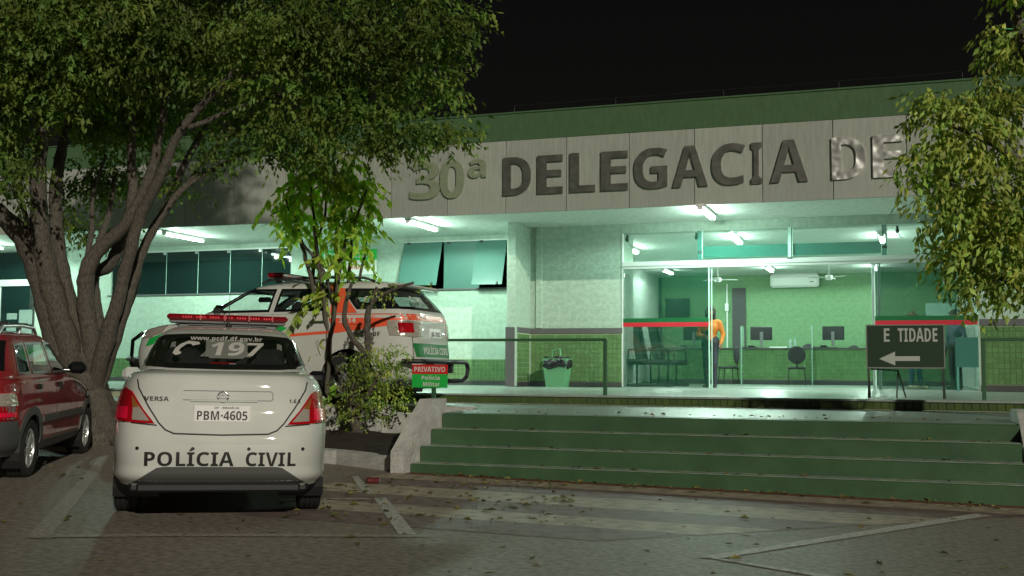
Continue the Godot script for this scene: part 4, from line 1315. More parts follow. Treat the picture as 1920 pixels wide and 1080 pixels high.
func suv() -> void:
	# stands parallel to the station front, its left side towards the car park
	var car := thing("parked_police_truck", "white police off-road estate with orange bands parked behind the planting bed", "car", B(-2.85, 0.68, 9.72), PI / 2 - TH)
	var lo := Shell.new([[0.28, 0.76, 0.74, -3.4, 6], [0.36, 0.82, 0.88, -3.6, 6], [0.50, 0.845, 0.945, -3.66, 6], [0.66, 0.852, 0.95, -3.68, 6], [0.82, 0.854, 0.93, -3.66, 6], [0.98, 0.852, 0.925, -3.58, 6], [1.08, 0.845, 0.91, -3.45, 6], [1.15, 0.838, 0.90, -3.0, 6], [1.22, 0.825, 0.885, -2.65, 6], [1.27, 0.80, 0.86, -2.55, 6]])
	var hi := Shell.new([[1.25, 0.815, 0.875, -2.56, 6], [1.33, 0.79, 0.82, -2.40, 6], [1.43, 0.757, 0.735, -2.2, 6], [1.53, 0.72, 0.635, -2.0, 6], [1.61, 0.683, 0.545, -1.83, 6], [1.665, 0.645, 0.49, -1.68, 6], [1.70, 0.58, 0.44, -1.5, 6], [1.725, 0.48, 0.30, -1.3, 5], [1.735, 0.34, 0.05, -1.0, 5]])
	var arch := [[0.0, 0.36, 0.42], [-2.72, 0.36, 0.42]]
	var rg := P2([-0.74, 1.33, -0.66, 1.31, 0.66, 1.31, 0.74, 1.33, 0.66, 1.58, 0.60, 1.62, -0.60, 1.62, -0.66, 1.58])
	var wg := P2([-0.75, 1.29, 0.75, 1.29, 0.62, 1.64, -0.62, 1.64])
	var sd := [P2([-2.24, 1.275, -1.27, 1.285, -1.22, 1.62, -1.62, 1.625]), P2([-1.20, 1.285, -0.33, 1.295, -0.40, 1.61, -1.15, 1.62]), P2([-0.12, 1.54, 0.10, 1.31, 0.70, 1.315, 0.52, 1.55, 0.44, 1.60, -0.14, 1.61])]
	var sh := []
	for g in sd: sh.append(inset(g, 0.02))
	obj("body", lo.build(0.025, 260, arch, [], [], []), M.carwhite2, car)
	obj("roof_shell", hi.build(0.014, 260, [], [inset(rg, 0.02)], [inset(wg, 0.02)], sh), M.carwhite2, car)
	for a in arch: arch_liner(car, 0.85, a[0], a[1], a[2])
	obj("underbody", slab(-0.68, 0.68, 0.22, 0.45, -3.3, 0.75, 0.02), M.black, car)
	window(car, "rear_window", rg, hi.rear, false, M.carglass, 0.04)
	window(car, "windscreen", wg, hi.front, true, M.carglassl, 0.05)
	for k in 3:
		for s in 2:
			window(car, "side_window", sd[k], hi.right if s == 0 else hi.left, s == 0, M.carglassl if k < 1 else M.carglass, 0.035)
	for x in [-0.36, 0.36]: seat(car, x, -1.15, 0.75, 0.5, true)
	seat(car, 0.0, -0.25, 0.75, 1.2, false)
	for x in [-0.4, 0.4]:
		var hr := Mb.new()
		hr.bbox(Vector3(x, 1.42, -0.15), Vector3(0.26, 0.18, 0.1), 0.05)
		obj("headrest", hr, M.fabric, car)
	obj("dashboard", slab(-0.7, 0.7, 1.1, 1.28, -2.4, -1.95, 0.04), M.black, car)
	var rm := Mb.new()
	rm.bbox(Vector3(0, 1.52, -1.85), Vector3(0.05, 0.075, 0.22), 0.02)
	obj("rear_view_mirror", rm, M.blackg, car)
	for s: float in [-1.0, 1.0]:
		var f: Callable = lo.right if s > 0 else lo.left
		var hf: Callable = hi.right if s > 0 else hi.left
		var fl: bool = s > 0
		# orange and green markings
		var ob := Mb.new()
		ob.patch(P2([0.80, 1.245, 0.0, 1.245, -0.33, 1.245, -0.22, 0.98, 0.63, 1.09, 0.72, 1.14]), f, 0.003, 0.07, 0.0, fl)
		ob.patch(P2([0.12, 1.263, -0.10, 1.50, -0.13, 1.60, -0.30, 1.665, -0.40, 1.665, -0.31, 1.5, -0.30, 1.263]), hf, 0.008, 0.07, 0.0, fl)
		ob.patch(P2([-0.25, 1.02, -0.25, 0.98, -1.0, 0.93, -1.75, 0.93, -1.75, 0.955, -1.0, 0.97]), f, 0.003, 0.08, 0.0, fl)
		obj("orange_marking", ob, M.orange, car)
		var gb := Mb.new()
		gb.patch(P2([-1.05, 1.00, -1.35, 1.03, -1.72, 1.18, -1.55, 1.20, -1.2, 1.12, -0.95, 1.06]), f, 0.003, 0.08, 0.0, fl)
		gb.patch(P2([-3.38, 0.80, -3.30, 0.92, -3.02, 1.0, -3.1, 0.86]), f, 0.003, 0.08, 0.0, fl)
		obj("green_marking", gb, M.polgreen, car)
		obj("side_lettering", text_on("C 3014", 0.36, 0.075, f, Vector2(-0.07 if s < 0 else 0.05, 1.125), 0.005, 0.0, fl), M.letterw, car)
		obj("side_lettering", text_on("DF", 0.10, 0.06, f, Vector2(0.42, 0.94), 0.004, 0.0, fl), M.letterk, car)
		obj("side_lettering", text_on("C 197", 0.26, 0.07, hf, Vector2(0.32, 1.42), 0.008, 0.0, fl), M.letterw, car)
		var fc := Mb.new()
		line_patch(fc, P2([0.02, 1.10, 0.20, 1.10, 0.22, 1.08, 0.22, 0.95, 0.20, 0.93, 0.02, 0.93, 0.0, 0.95, 0.0, 1.08, 0.02, 1.10]), 0.006, f, 0.0045, fl)
		for z in [-0.30, -1.22, -2.3]: line_patch(fc, P2([z, 1.25, z, 0.45]), 0.008, f, 0.0035, fl)
		line_patch(fc, P2([0.56, 1.25, 0.60, 1.10]), 0.007, f, 0.0045, fl)
		obj("panel_gap", fc, M.seam, car)
		for z in [-0.45, -1.38]:
			var h := Mb.new()
			h.bbox(lo.side(Vector2(z, 1.14), s) + Vector3(s * 0.02, 0, 0), Vector3(0.035, 0.03, 0.18), 0.012)
			obj("door_handle", h, M.chrome, car)
		obj("side_step", slab(minf(s * 0.70, s * 0.90), maxf(s * 0.70, s * 0.90), 0.30, 0.34, -2.2, -0.5, 0.01), M.black, car)
		for z in [0.0, -2.72]: wheel(car, Vector3(s * 0.73, 0.36, z), 0.36, 0.24, 0.22, 6, M.alu, M.blackrub)
		for a in arch:
			var al := Mb.new()
			arch_lip(al, lo, s, a[0], a[1], a[2], 0.30, 0.07)
			obj("wheel_arch_trim", al, M.carwhite2, car)
		var mr := Mb.new()
		mr.bbox(Vector3(s * 0.97, 1.30, -2.0), Vector3(0.18, 0.17, 0.12), 0.05)
		mr.tube([Vector3(s * 0.80, 1.25, -2.0), Vector3(s * 0.92, 1.27, -2.0)], [0.025], 6)
		obj("side_mirror", mr, M.chrome, car)
		var rr := Mb.new()
		rr.tube([Vector3(s * 0.56, 1.715, -1.55), Vector3(s * 0.565, 1.765, -1.42), Vector3(s * 0.57, 1.785, -0.6), Vector3(s * 0.565, 1.765, 0.1), Vector3(s * 0.55, 1.715, 0.25)], [0.018], 8)
		obj("roof_rail", rr, M.darkgrey, car)
		# tail lamp on the corner
		var tl := Mb.new()
		var rp := P2([0.44, 0.95, 0.60, 0.93, 0.785, 0.955, 0.785, 1.155, 0.62, 1.15, 0.46, 1.135])
		tl.patch(rp if s > 0 else mirror_x(rp), lo.rear, 0.014, 0.025, 0.016)
		var lamp := obj("tail_lamp", tl, M.lampclear, car)
		var tr := Mb.new()
		var rr2 := P2([0.60, 0.99, 0.74, 0.99, 0.74, 1.13, 0.60, 1.125])
		tr.patch(rr2 if s > 0 else mirror_x(rr2), lo.rear, 0.018, 0.025)
		obj("red_lens", tr, M.lampred, lamp)
		var ts := Mb.new()
		ts.patch(P2([0.56, 1.10, 0.64, 1.16, 0.86, 1.155, 0.86, 0.96, 0.74, 0.965]), f, 0.014, 0.05, 0.016, fl)
		obj("side_lens", ts, M.lampclear, lamp)
		var hd := Mb.new()
		hd.patch(P2([-3.45, 0.92, -3.5, 1.02, -3.1, 1.10, -2.95, 1.12, -3.05, 1.0]), f, 0.012, 0.05, 0.014, fl)
		hd.patch(P2([s * 0.40, 0.90, s * 0.80, 0.93, s * 0.80, 1.06, s * 0.5, 1.0]), lo.front, 0.012, 0.05, 0.014, true)
		obj("headlight", hd, M.lampclear, car)
	# back of the car
	var R: Callable = lo.rear
	var ro := Mb.new()
	ro.patch(P2([-0.82, 1.165, 0.82, 1.165, 0.80, 1.262, -0.80, 1.262]), R, 0.003, 0.06)
	obj("orange_marking", ro, M.orange, car)
	obj("rear_lettering", text_on("C 3014", 0.30, 0.055, R, Vector2(-0.36, 1.185), 0.006), M.letterw, car)
	obj("rear_lettering", text_on("DF", 0.12, 0.055, R, Vector2(0.45, 1.185), 0.006), M.letterw, car)
	obj("rear_lettering", text_on("C 197", 0.40, 0.085, hi.rear, Vector2(-0.15, 1.42), 0.008), M.letterw, car)
	var rgn := Mb.new()
	rgn.patch(P2([-0.58, 0.66, 0.58, 0.66, 0.60, 0.84, -0.62, 0.85]), R, 0.005, 0.06, 0.004)
	obj("green_panel", rgn, M.polgreen2, car)
	obj("rear_lettering", text_on("POLÍCIA CIVIL", 0.86, 0.095, R, Vector2(0.03, 0.70), 0.008), M.letterw, car)
	var pl := Mb.new()
	pl.patch(P2([-0.17, 0.93, 0.21, 0.93, 0.21, 1.06, -0.17, 1.06]), R, 0.012, 0.1, 0.012)
	obj("number_plate", pl, M.plate, car)
	obj("plate_lettering", text_on("JIC-7512", 0.32, 0.06, R, Vector2(0.02, 0.955), 0.014), M.letterk, car)
	var sm := Mb.new()
	line_patch(sm, P2([-0.64, 1.25, -0.62, 0.86, -0.62, 0.60, 0.62, 0.60, 0.62, 0.86, 0.64, 1.25]), 0.008, R, 0.007)
	obj("panel_gap", sm, M.seam, car)
	var sp := Mb.new()
	sp.bbox(Vector3(0, 1.695, 0.50), Vector3(1.18, 0.045, 0.26), 0.02, Transform3D(Basis(Vector3.RIGHT, 0.06), Vector3.ZERO))
	obj("roof_spoiler", sp, M.carwhite2, car)
	obj("bumper_recess", slab(-0.45, 0.45, 0.40, 0.58, 0.93, 0.965, 0.02), M.midgrey, car)
	var tb := Mb.new()
	tb.tube([Vector3(-0.80, 0.60, 0.80), Vector3(-0.78, 0.60, 1.06), Vector3(-0.70, 0.60, 1.10), Vector3(0.72, 0.60, 1.10), Vector3(0.82, 0.57, 1.10), Vector3(0.86, 0.50, 1.10), Vector3(0.82, 0.38, 1.09), Vector3(0.72, 0.33, 1.06), Vector3(0.45, 0.33, 0.95)], [0.033], 10)
	tb.bbox(Vector3(-0.35, 0.52, 1.02), Vector3(0.07, 0.16, 0.10), 0.01)
	tb.bbox(Vector3(0.35, 0.52, 1.02), Vector3(0.07, 0.16, 0.10), 0.01)
	obj("rear_guard_bar", tb, M.black, car)
	var bb := Mb.new()
	for x in [-0.55, 0.55]: bb.tube([Vector3(x, 0.42, -3.62), Vector3(x, 0.55, -3.80), Vector3(x, 0.90, -3.78), Vector3(x * 0.8, 1.02, -3.68)], [0.03], 8)
	bb.tube([Vector3(-0.84, 0.62, -3.55), Vector3(-0.62, 0.62, -3.80), Vector3(0.62, 0.62, -3.80), Vector3(0.84, 0.62, -3.55)], [0.035], 8)
	bb.bbox(Vector3(0, 0.46, -3.72), Vector3(1.3, 0.28, 0.06), 0.02)
	obj("bull_bar", bb, M.black, car)
	light_bar(car, Vector3(0, 1.80, -1.35), 0.56, 0.07)

func wagon() -> void:
	var car := thing("parked_red_car", "dusty dark red estate car with grey lower cladding cut by the left frame edge", "car", Vector3(-5.33, 0.125, -10.68), deg_to_rad(9.0))
	car.rotation.x = 0.016
	car.rotation.z = -0.0148
	var lo := Shell.new([[0.24, 0.69, 0.64, -2.95, 6], [0.32, 0.735, 0.72, -3.02, 6], [0.45, 0.752, 0.75, -3.05, 6], [0.60, 0.758, 0.735, -3.03, 6], [0.75, 0.752, 0.705, -2.95, 6], [0.86, 0.738, 0.685, -2.6, 6], [0.93, 0.715, 0.665, -2.2, 6], [0.965, 0.68, 0.63, -2.05, 6]])
	var hi := Shell.new([[0.95, 0.695, 0.655, -2.1, 6], [1.05, 0.664, 0.60, -1.9, 6], [1.16, 0.628, 0.53, -1.68, 6], [1.26, 0.592, 0.455, -1.5, 6], [1.32, 0.56, 0.40, -1.38, 6], [1.365, 0.51, 0.33, -1.26, 6], [1.39, 0.44, 0.22, -1.15, 5], [1.402, 0.32, 0.0, -0.95, 5]])
	var arch := [[0.0, 0.28, 0.335], [-2.44, 0.28, 0.335]]
	var rg := P2([-0.60, 1.02, 0.60, 1.02, 0.54, 1.30, -0.54, 1.30])
	var wg := P2([-0.62, 1.00, 0.62, 1.00, 0.52, 1.33, -0.52, 1.33])
	var sd := [P2([-1.72, 0.975, -0.93, 0.98, -0.90, 1.29, -1.27, 1.30]), P2([-0.86, 0.98, -0.16, 0.985, -0.20, 1.285, -0.83, 1.295]), P2([-0.09, 0.985, 0.28, 0.99, 0.16, 1.27, -0.13, 1.285])]
	var sh := []
	for g in sd: sh.append(inset(g, 0.02))
	obj("body", lo.build(0.02, 240, arch, [], [], []), M.carred, car)
	obj("roof_shell", hi.build(0.012, 260, [], [inset(rg, 0.02)], [inset(wg, 0.02)], sh), M.carred, car)
	for a in arch: arch_liner(car, 0.75, a[0], a[1], a[2])
	obj("underbody", slab(-0.6, 0.6, 0.18, 0.34, -2.8, 0.6, 0.02), M.black, car)
	window(car, "rear_window", rg, hi.rear, false, M.carglass, 0.04)
	window(car, "windscreen", wg, hi.front, true, M.carglassl, 0.04)
	for k in 3:
		for s in 2: window(car, "side_window", sd[k], hi.right if s == 0 else hi.left, s == 0, M.carglass, 0.022, M.midgrey)
	for x in [-0.32, 0.32]: seat(car, x, -0.95, 0.5, 0.44, true)
	seat(car, 0.0, -0.2, 0.48, 1.05, false)
	obj("dashboard", slab(-0.6, 0.6, 0.82, 0.98, -1.9, -1.6, 0.04), M.black, car)
	var R: Callable = lo.rear
	for s: float in [-1.0, 1.0]:
		var f: Callable = lo.right if s > 0 else lo.left
		var fl: bool = s > 0
		var gp := Mb.new()
		line_patch(gp, P2([-0.07, 0.955, -0.07, 0.62, -0.16, 0.5, -0.2, 0.33]), 0.009, f, 0.002, fl)
		line_patch(gp, P2([-0.895, 0.955, -0.895, 0.33]), 0.009, f, 0.002, fl)
		line_patch(gp, P2([-1.78, 0.93, -1.82, 0.6, -1.9, 0.33]), 0.009, f, 0.002, fl)
		line_patch(gp, P2([0.34, 0.95, 0.32, 0.86, 0.36, 0.62]), 0.008, f, 0.002, fl)
		obj("door_gap", gp, M.seam, car)
		var mo := Mb.new()
		mo.patch(P2([-0.36, 0.51, -0.36, 0.575, -0.885, 0.575, -0.885, 0.51]), f, 0.014, 0.1, 0.014, fl)
		mo.patch(P2([-0.905, 0.51, -0.905, 0.575, -2.1, 0.575, -2.1, 0.51]), f, 0.014, 0.1, 0.014, fl)
		obj("side_moulding", mo, M.cargrey, car)
		var sl := Mb.new()
		sl.patch(P2([-0.30, 0.25, -0.34, 0.33, -2.1, 0.33, -2.14, 0.25]), f, 0.012, 0.1, 0.012, fl)
		obj("sill_cladding", sl, M.cargrey, car)
		for a in arch:
			var al := Mb.new()
			arch_lip(al, lo, s, a[0], a[1], a[2], 0.26, 0.075)
			obj("wheel_arch_trim", al, M.cargrey, car)
		for z in [-0.22, -1.03]:
			var h := Mb.new()
			h.bbox(lo.side(Vector2(z, 0.865), s) + Vector3(s * 0.015, 0, 0), Vector3(0.03, 0.055, 0.10), 0.012)
			obj("door_handle", h, M.black, car)
		for z in [0.0, -2.44]: wheel(car, Vector3(s * 0.655, 0.28, z), 0.28, 0.185, 0.185, 5, M.alu, M.blackrub)
		var mr := Mb.new()
		mr.bbox(Vector3(s * 0.81, 1.03, -1.52), Vector3(0.19, 0.13, 0.12), 0.045)
		mr.tube([Vector3(s * 0.66, 1.0, -1.5), Vector3(s * 0.76, 1.0, -1.52)], [0.03], 6)
		obj("side_mirror", mr, M.blackg, car)
		var rr := Mb.new()
		rr.tube([Vector3(s * 0.46, 1.38, -1.12), Vector3(s * 0.465, 1.44, -1.0), Vector3(s * 0.47, 1.455, -0.5), Vector3(s * 0.465, 1.44, 0.10), Vector3(s * 0.46, 1.37, 0.22)], [0.016], 8)
		rr.tube([Vector3(s * 0.46, 1.38, -0.48), Vector3(s * 0.47, 1.46, -0.5)], [0.014], 6)
		obj("roof_rail", rr, M.alu, car)
		var tl := Mb.new()
		var lp := P2([0.46, 0.58, 0.715, 0.58, 0.70, 0.80, 0.68, 0.83, 0.52, 0.83])
		tl.patch(lp if s > 0 else mirror_x(lp), R, 0.012, 0.02, 0.014)
		var lamp := obj("tail_lamp", tl, M.lampred, car)
		var c := Mb.new()
		var cp := P2([0.50, 0.705, 0.705, 0.705, 0.692, 0.80, 0.67, 0.82, 0.53, 0.82])
		c.patch(cp if s > 0 else mirror_x(cp), R, 0.017, 0.02)
		obj("clear_lens", c, M.lampclear, lamp)
		var b := Mb.new()
		var bp := P2([0.48, 0.605, 0.705, 0.605, 0.705, 0.645, 0.48, 0.645])
		b.patch(bp if s > 0 else mirror_x(bp), R, 0.017, 0.02)
		obj("bright_reflector", b, M.lampretro, lamp)
		var ss := Mb.new()
		ss.patch(P2([0.44, 0.60, 0.44, 0.80, 0.50, 0.82, 0.60, 0.82, 0.60, 0.58, 0.50, 0.58]), f, 0.012, 0.05, 0.014, fl)
		obj("side_lens", ss, M.midgrey, lamp)
	var bm := Mb.new()
	bm.patch(P2([-0.69, 0.245, 0.69, 0.245, 0.71, 0.40, 0.71, 0.565, -0.71, 0.565, -0.71, 0.40]), R, 0.02, 0.06, 0.02)
	obj("bumper", bm, M.cargrey, car)
	for s: float in [-1.0, 1.0]:
		var bs := Mb.new()
		bs.patch(P2([0.345, 0.30, 0.37, 0.46, 0.42, 0.565, 0.64, 0.565, 0.64, 0.26, 0.345, 0.26]), lo.right if s > 0 else lo.left, 0.016, 0.05, 0.016, s > 0)
		obj("bumper_side", bs, M.cargrey, car)
	var pl := Mb.new()
	pl.patch(P2([-0.19, 0.64, 0.19, 0.64, 0.19, 0.76, -0.19, 0.76]), R, 0.012, 0.1, 0.012)
	obj("number_plate", pl, M.plate, car)
	obj("roof_cross_bar", slab(-0.48, 0.48, 1.455, 1.485, -0.75, -0.69, 0.008), M.black, car)
	obj("roof_cross_bar", slab(-0.48, 0.48, 1.455, 1.485, -0.06, 0.0, 0.008), M.black, car)

# ---------------------------------------------------------------- plants
func smooth_stem(a: Array, wob: float) -> Array:  # x, y, z, radius ... -> [points, radii]
	var c := []
	for k in range(0, a.size(), 4): c.append([Vector3(a[k], a[k + 1], a[k + 2]), a[k + 3]])
	var pts := []
	var rad := []
	for k in c.size() - 1:
		var p: Vector3 = c[maxi(k - 1, 0)][0]
		var q: Vector3 = c[k][0]
		var r: Vector3 = c[k + 1][0]
		var s: Vector3 = c[mini(k + 2, c.size() - 1)][0]
		for j in 5:
			var t := j / 5.0
			pts.append(q.cubic_interpolate(r, p, s, t) + Vector3(rng.randf_range(-1, 1), 0, rng.randf_range(-1, 1)) * wob * lerpf(c[k][1], c[k + 1][1], t))
			rad.append(lerpf(c[k][1], c[k + 1][1], t) * (1.0 + 0.06 * sin(pts.size() * 1.9)))
	pts.append(c[c.size() - 1][0]); rad.append(c[c.size() - 1][1])
	return [pts, rad]

func twig(n: int, leaf: float, wid: float, span: float, droop: float) -> Mb:
	var m := Mb.new()
	var g := RandomNumberGenerator.new()
	g.seed = n * 31 + int(leaf * 1000)
	for k in n:
		var t := float(k + 0.5) / n
		var side := 1.0 if k % 2 == 0 else -1.0
		var base := Vector3(span * t, -droop * span * t * t, 0) + Vector3(g.randf_range(-0.1, 0.1), g.randf_range(-0.12, 0.12), g.randf_range(-0.12, 0.12)) * span
		var dir := Vector3(g.randf_range(0.3, 1.0), g.randf_range(-1.3, 0.1) - droop, side * g.randf_range(0.3, 1.2)).normalized()
		var flatw := dir.cross(Vector3.UP).normalized()
		var nn := (flatw.cross(dir) + Vector3(g.randf_range(-1, 1), g.randf_range(-0.5, 0.5), g.randf_range(-1, 1)) * 0.45).normalized()
		var sd := dir.cross(nn).normalized()
		var l := leaf * g.randf_range(0.7, 1.25)
		var w := wid * g.randf_range(0.75, 1.2) * 0.5
		var a := base
		var b := base + dir * l * 0.45 + sd * w - nn * l * 0.04
		var c := base + dir * l * 0.45 - sd * w - nn * l * 0.04
		var d := base + dir * l + nn * -l * 0.16
		var mid := base + dir * l * 0.45 + nn * l * 0.05
		var br := g.randf_range(0.75, 1.2)
		m.col = Color(br, br, br)
		var k0 := m.v.size()
		m.tri(a, b, mid); m.tri(a, mid, c); m.tri(b, d, mid); m.tri(mid, d, c)
		for j in range(k0, m.v.size()): m.n[j] = (m.n[j] * (1.0 if m.n[j].dot(nn) > 0 else -1.0) * 0.6 + nn * 0.7).normalized()
	return m

func crown(par: Node3D, called: String, clumps: Array, tw: Array, m: Material, per: float, size: float, gap: float, flat := 0.85) -> void:
	var fn := FastNoiseLite.new()
	fn.seed = 9; fn.frequency = 1.1
	var xs := []
	for k in tw.size(): xs.append([])
	for k in range(0, clumps.size(), 4):
		var c := Vector3(clumps[k], clumps[k + 1], clumps[k + 2])
		var r: float = clumps[k + 3]
		var n := int(per * r * r * (0.7 + 0.5 * r))
		var cb := rng.randf_range(0.72, 1.35)
		for j in n:
			var d := Vector3(rng.randfn(), rng.randfn(), rng.randfn()).normalized()
			var p := c + Vector3(d.x, d.y * flat, d.z) * r * pow(rng.randf(), 0.42) * (1.0 + 0.16 * rng.randfn())
			if fn.get_noise_3dv(p * 1.6) < gap: continue
			var out := Vector3(d.x, 0, d.z)
			var yaw := atan2(-out.z, out.x) + rng.randfn() * 0.7
			var b := Basis(Vector3.UP, yaw) * Basis(Vector3(0, 0, 1), rng.randf_range(-0.6, 0.5)) * Basis(Vector3(1, 0, 0), rng.randf_range(-0.8, 0.8))
			xs[rng.randi() % tw.size()].append([Transform3D(b.scaled(Vector3.ONE * size * rng.randf_range(0.75, 1.25)), p), cb * rng.randf_range(0.65, 1.3), rng.randf_range(0.8, 1.25)])
	for t in tw.size():
		if xs[t].is_empty(): continue
		var mm := MultiMesh.new()
		mm.transform_format = MultiMesh.TRANSFORM_3D
		mm.use_colors = true
		mm.mesh = tw[t].mesh(m)
		mm.instance_count = xs[t].size()
		for k in xs[t].size():
			mm.set_instance_transform(k, xs[t][k][0])
			var e: float = xs[t][k][1]
			mm.set_instance_color(k, Color(e * xs[t][k][2], e, e * 0.9))
		var o := MultiMeshInstance3D.new()
		o.multimesh = mm
		o.name = called if t == 0 else "%s_%03d" % [called, t]
		par.add_child(o, true)
		o.set_meta("kind", "stuff")

func stems_of(par: Node3D, called: String, list: Array, m: Material, sides: int, wob: float) -> void:
	for k in list.size():
		var s := smooth_stem(list[k], wob)
		var mb := Mb.new()
		mb.tube(s[0], s[1], sides)
		obj("trunk" if k == 0 and called == "limb" else called, mb, m, par)

func plants() -> void:
	var big := thing("ficus_tree", "large many-stemmed fig tree with dense dark crown behind the two cars on the left", "tree")
	stems_of(big, "limb", [
		[-5.45, 0.2, -14.6, 0.591, -5.48, 0.4, -14.6, 0.389, -5.53, 0.75, -14.6, 0.292, -5.57, 1.06, -14.6, 0.292, -5.61, 1.3, -14.6, 0.32, -5.63, 1.44, -14.6, 0.278],
		[-5.66, 0.5, -14.6, 0.141, -5.75, 1.16, -14.4, 0.174, -5.94, 1.97, -14.3, 0.162, -6.1, 2.58, -14.2, 0.15, -6.28, 2.93, -14, 0.126, -6.57, 3.23, -13.8, 0.097, -7.02, 3.7, -13.6, 0.069],
		[-5.62, 0.64, -14.6, 0.119, -5.62, 1.3, -14.3, 0.145, -5.84, 2.14, -14.2, 0.139, -5.96, 2.77, -14.1, 0.121, -5.99, 3.54, -14, 0.096, -5.89, 4.15, -13.8, 0.07, -5.95, 4.9, -13.6, 0.048],
		[-5.57, 0.71, -14.6, 0.097, -5.59, 1.37, -14.5, 0.121, -5.79, 2.03, -14.6, 0.111, -5.96, 2.73, -14.6, 0.1, -6.05, 3.52, -14.7, 0.082, -5.99, 4.25, -14.8, 0.064, -5.78, 5.02, -14.8, 0.043],
		[-5.5, 0.71, -14.6, 0.101, -5.39, 1.37, -14.4, 0.125, -5.49, 1.98, -14.4, 0.109, -5.44, 2.42, -14.3, 0.104, -5.26, 2.72, -14.3, 0.088, -4.93, 3.01, -14.2, 0.077, -4.61, 3.6, -14.1, 0.066, -4.46, 4.2, -14, 0.051, -4.3, 4.9, -13.8, 0.035],
		[-5.46, 0.71, -14.6, 0.097, -5.37, 1.37, -14.6, 0.122, -5.49, 1.93, -14.7, 0.106, -5.57, 2.4, -14.8, 0.096, -5.31, 2.51, -14.7, 0.085, -5.1, 2.91, -14.6, 0.079, -4.99, 3.4, -14.6, 0.069, -5.06, 3.92, -14.7, 0.059, -5.08, 4.66, -14.8, 0.043],
		[-5.43, 0.75, -14.6, 0.089, -5.2, 1.4, -14.3, 0.109, -5, 2.04, -14.2, 0.082, -4.85, 2.58, -14.1, 0.077, -4.67, 3.11, -14, 0.073, -4.38, 3.55, -13.8, 0.065, -4.07, 4.11, -13.6, 0.054, -3.49, 4.67, -13.4, 0.041, -2.99, 5.1, -13.3, 0.026],
		[-5.39, 0.75, -14.6, 0.076, -5.18, 1.4, -14.5, 0.094, -4.98, 2.03, -14.5, 0.066, -4.89, 2.56, -14.6, 0.061, -4.69, 3.02, -14.6, 0.058, -4.35, 3.55, -14.7, 0.043, -3.86, 3.89, -14.8, 0.027, -3.53, 4.11, -14.9, 0.016],
		[-5.4, 0.78, -14.6, 0.063, -5.34, 1.45, -14.9, 0.081, -5.07, 2.2, -15, 0.049, -5.02, 2.75, -15.1, 0.049, -4.75, 3.35, -15.2, 0.055, -4.5, 4.03, -15.3, 0.05, -4.18, 4.73, -15.4, 0.036],
		[-5.63, 2.1, -15.1, 0.06, -5.66, 2.76, -15.2, 0.05, -5.55, 3.29, -15.3, 0.039, -5.53, 3.82, -15.4, 0.028],
		[-5.57, 1.68, -14.6, 0.038, -5.7, 2.37, -14.9, 0.049, -5.67, 3.02, -15, 0.033, -5.7, 3.55, -15.1, 0.025, -5.58, 4.08, -15.2, 0.019],
		[-5.94, 2.09, -15, 0.054, -6.42, 2.74, -15.1, 0.044, -6.72, 3.41, -15.2, 0.033],
		[-4.07, 4.11, -13.6, 0.037, -3.82, 4.18, -13.6, 0.032, -3.37, 4.38, -13.6, 0.025, -2.65, 4.59, -13.6, 0.017],
		[-3.49, 4.67, -13.4, 0.032, -2.76, 4.83, -13.5, 0.029, -1.86, 5, -13.6, 0.025, -1.08, 5.14, -13.6, 0.017],
		[-4.35, 3.55, -14.7, 0.027, -3.81, 4.18, -14.6, 0.029, -2.93, 4.44, -14.4, 0.023, -2.09, 4.46, -14.3, 0.018, -1.26, 4.5, -14.3, 0.013]], M.bark, 14, 0.10)
	var rt := Mb.new()
	for q in [[0.55, 0.35], [2.2, 0.3], [-0.9, 0.5], [4.0, 0.4]]:
		var c := Vector3(-5.5, 0.55, -14.6)
		var d := Vector3(cos(q[0]), 0, -sin(q[0]) * -1.0)
		rt.tube([c + Vector3(0, 0.25, 0) + d * 0.12, c + d * 0.34 + Vector3(0, -0.1, 0), c + d * 0.62 + Vector3(0, -0.30, 0), c + d * 1.0 + Vector3(0, -0.42, 0)], [0.20, 0.17, 0.11, 0.05], 9)
	obj("roots", rt, M.bark, big)
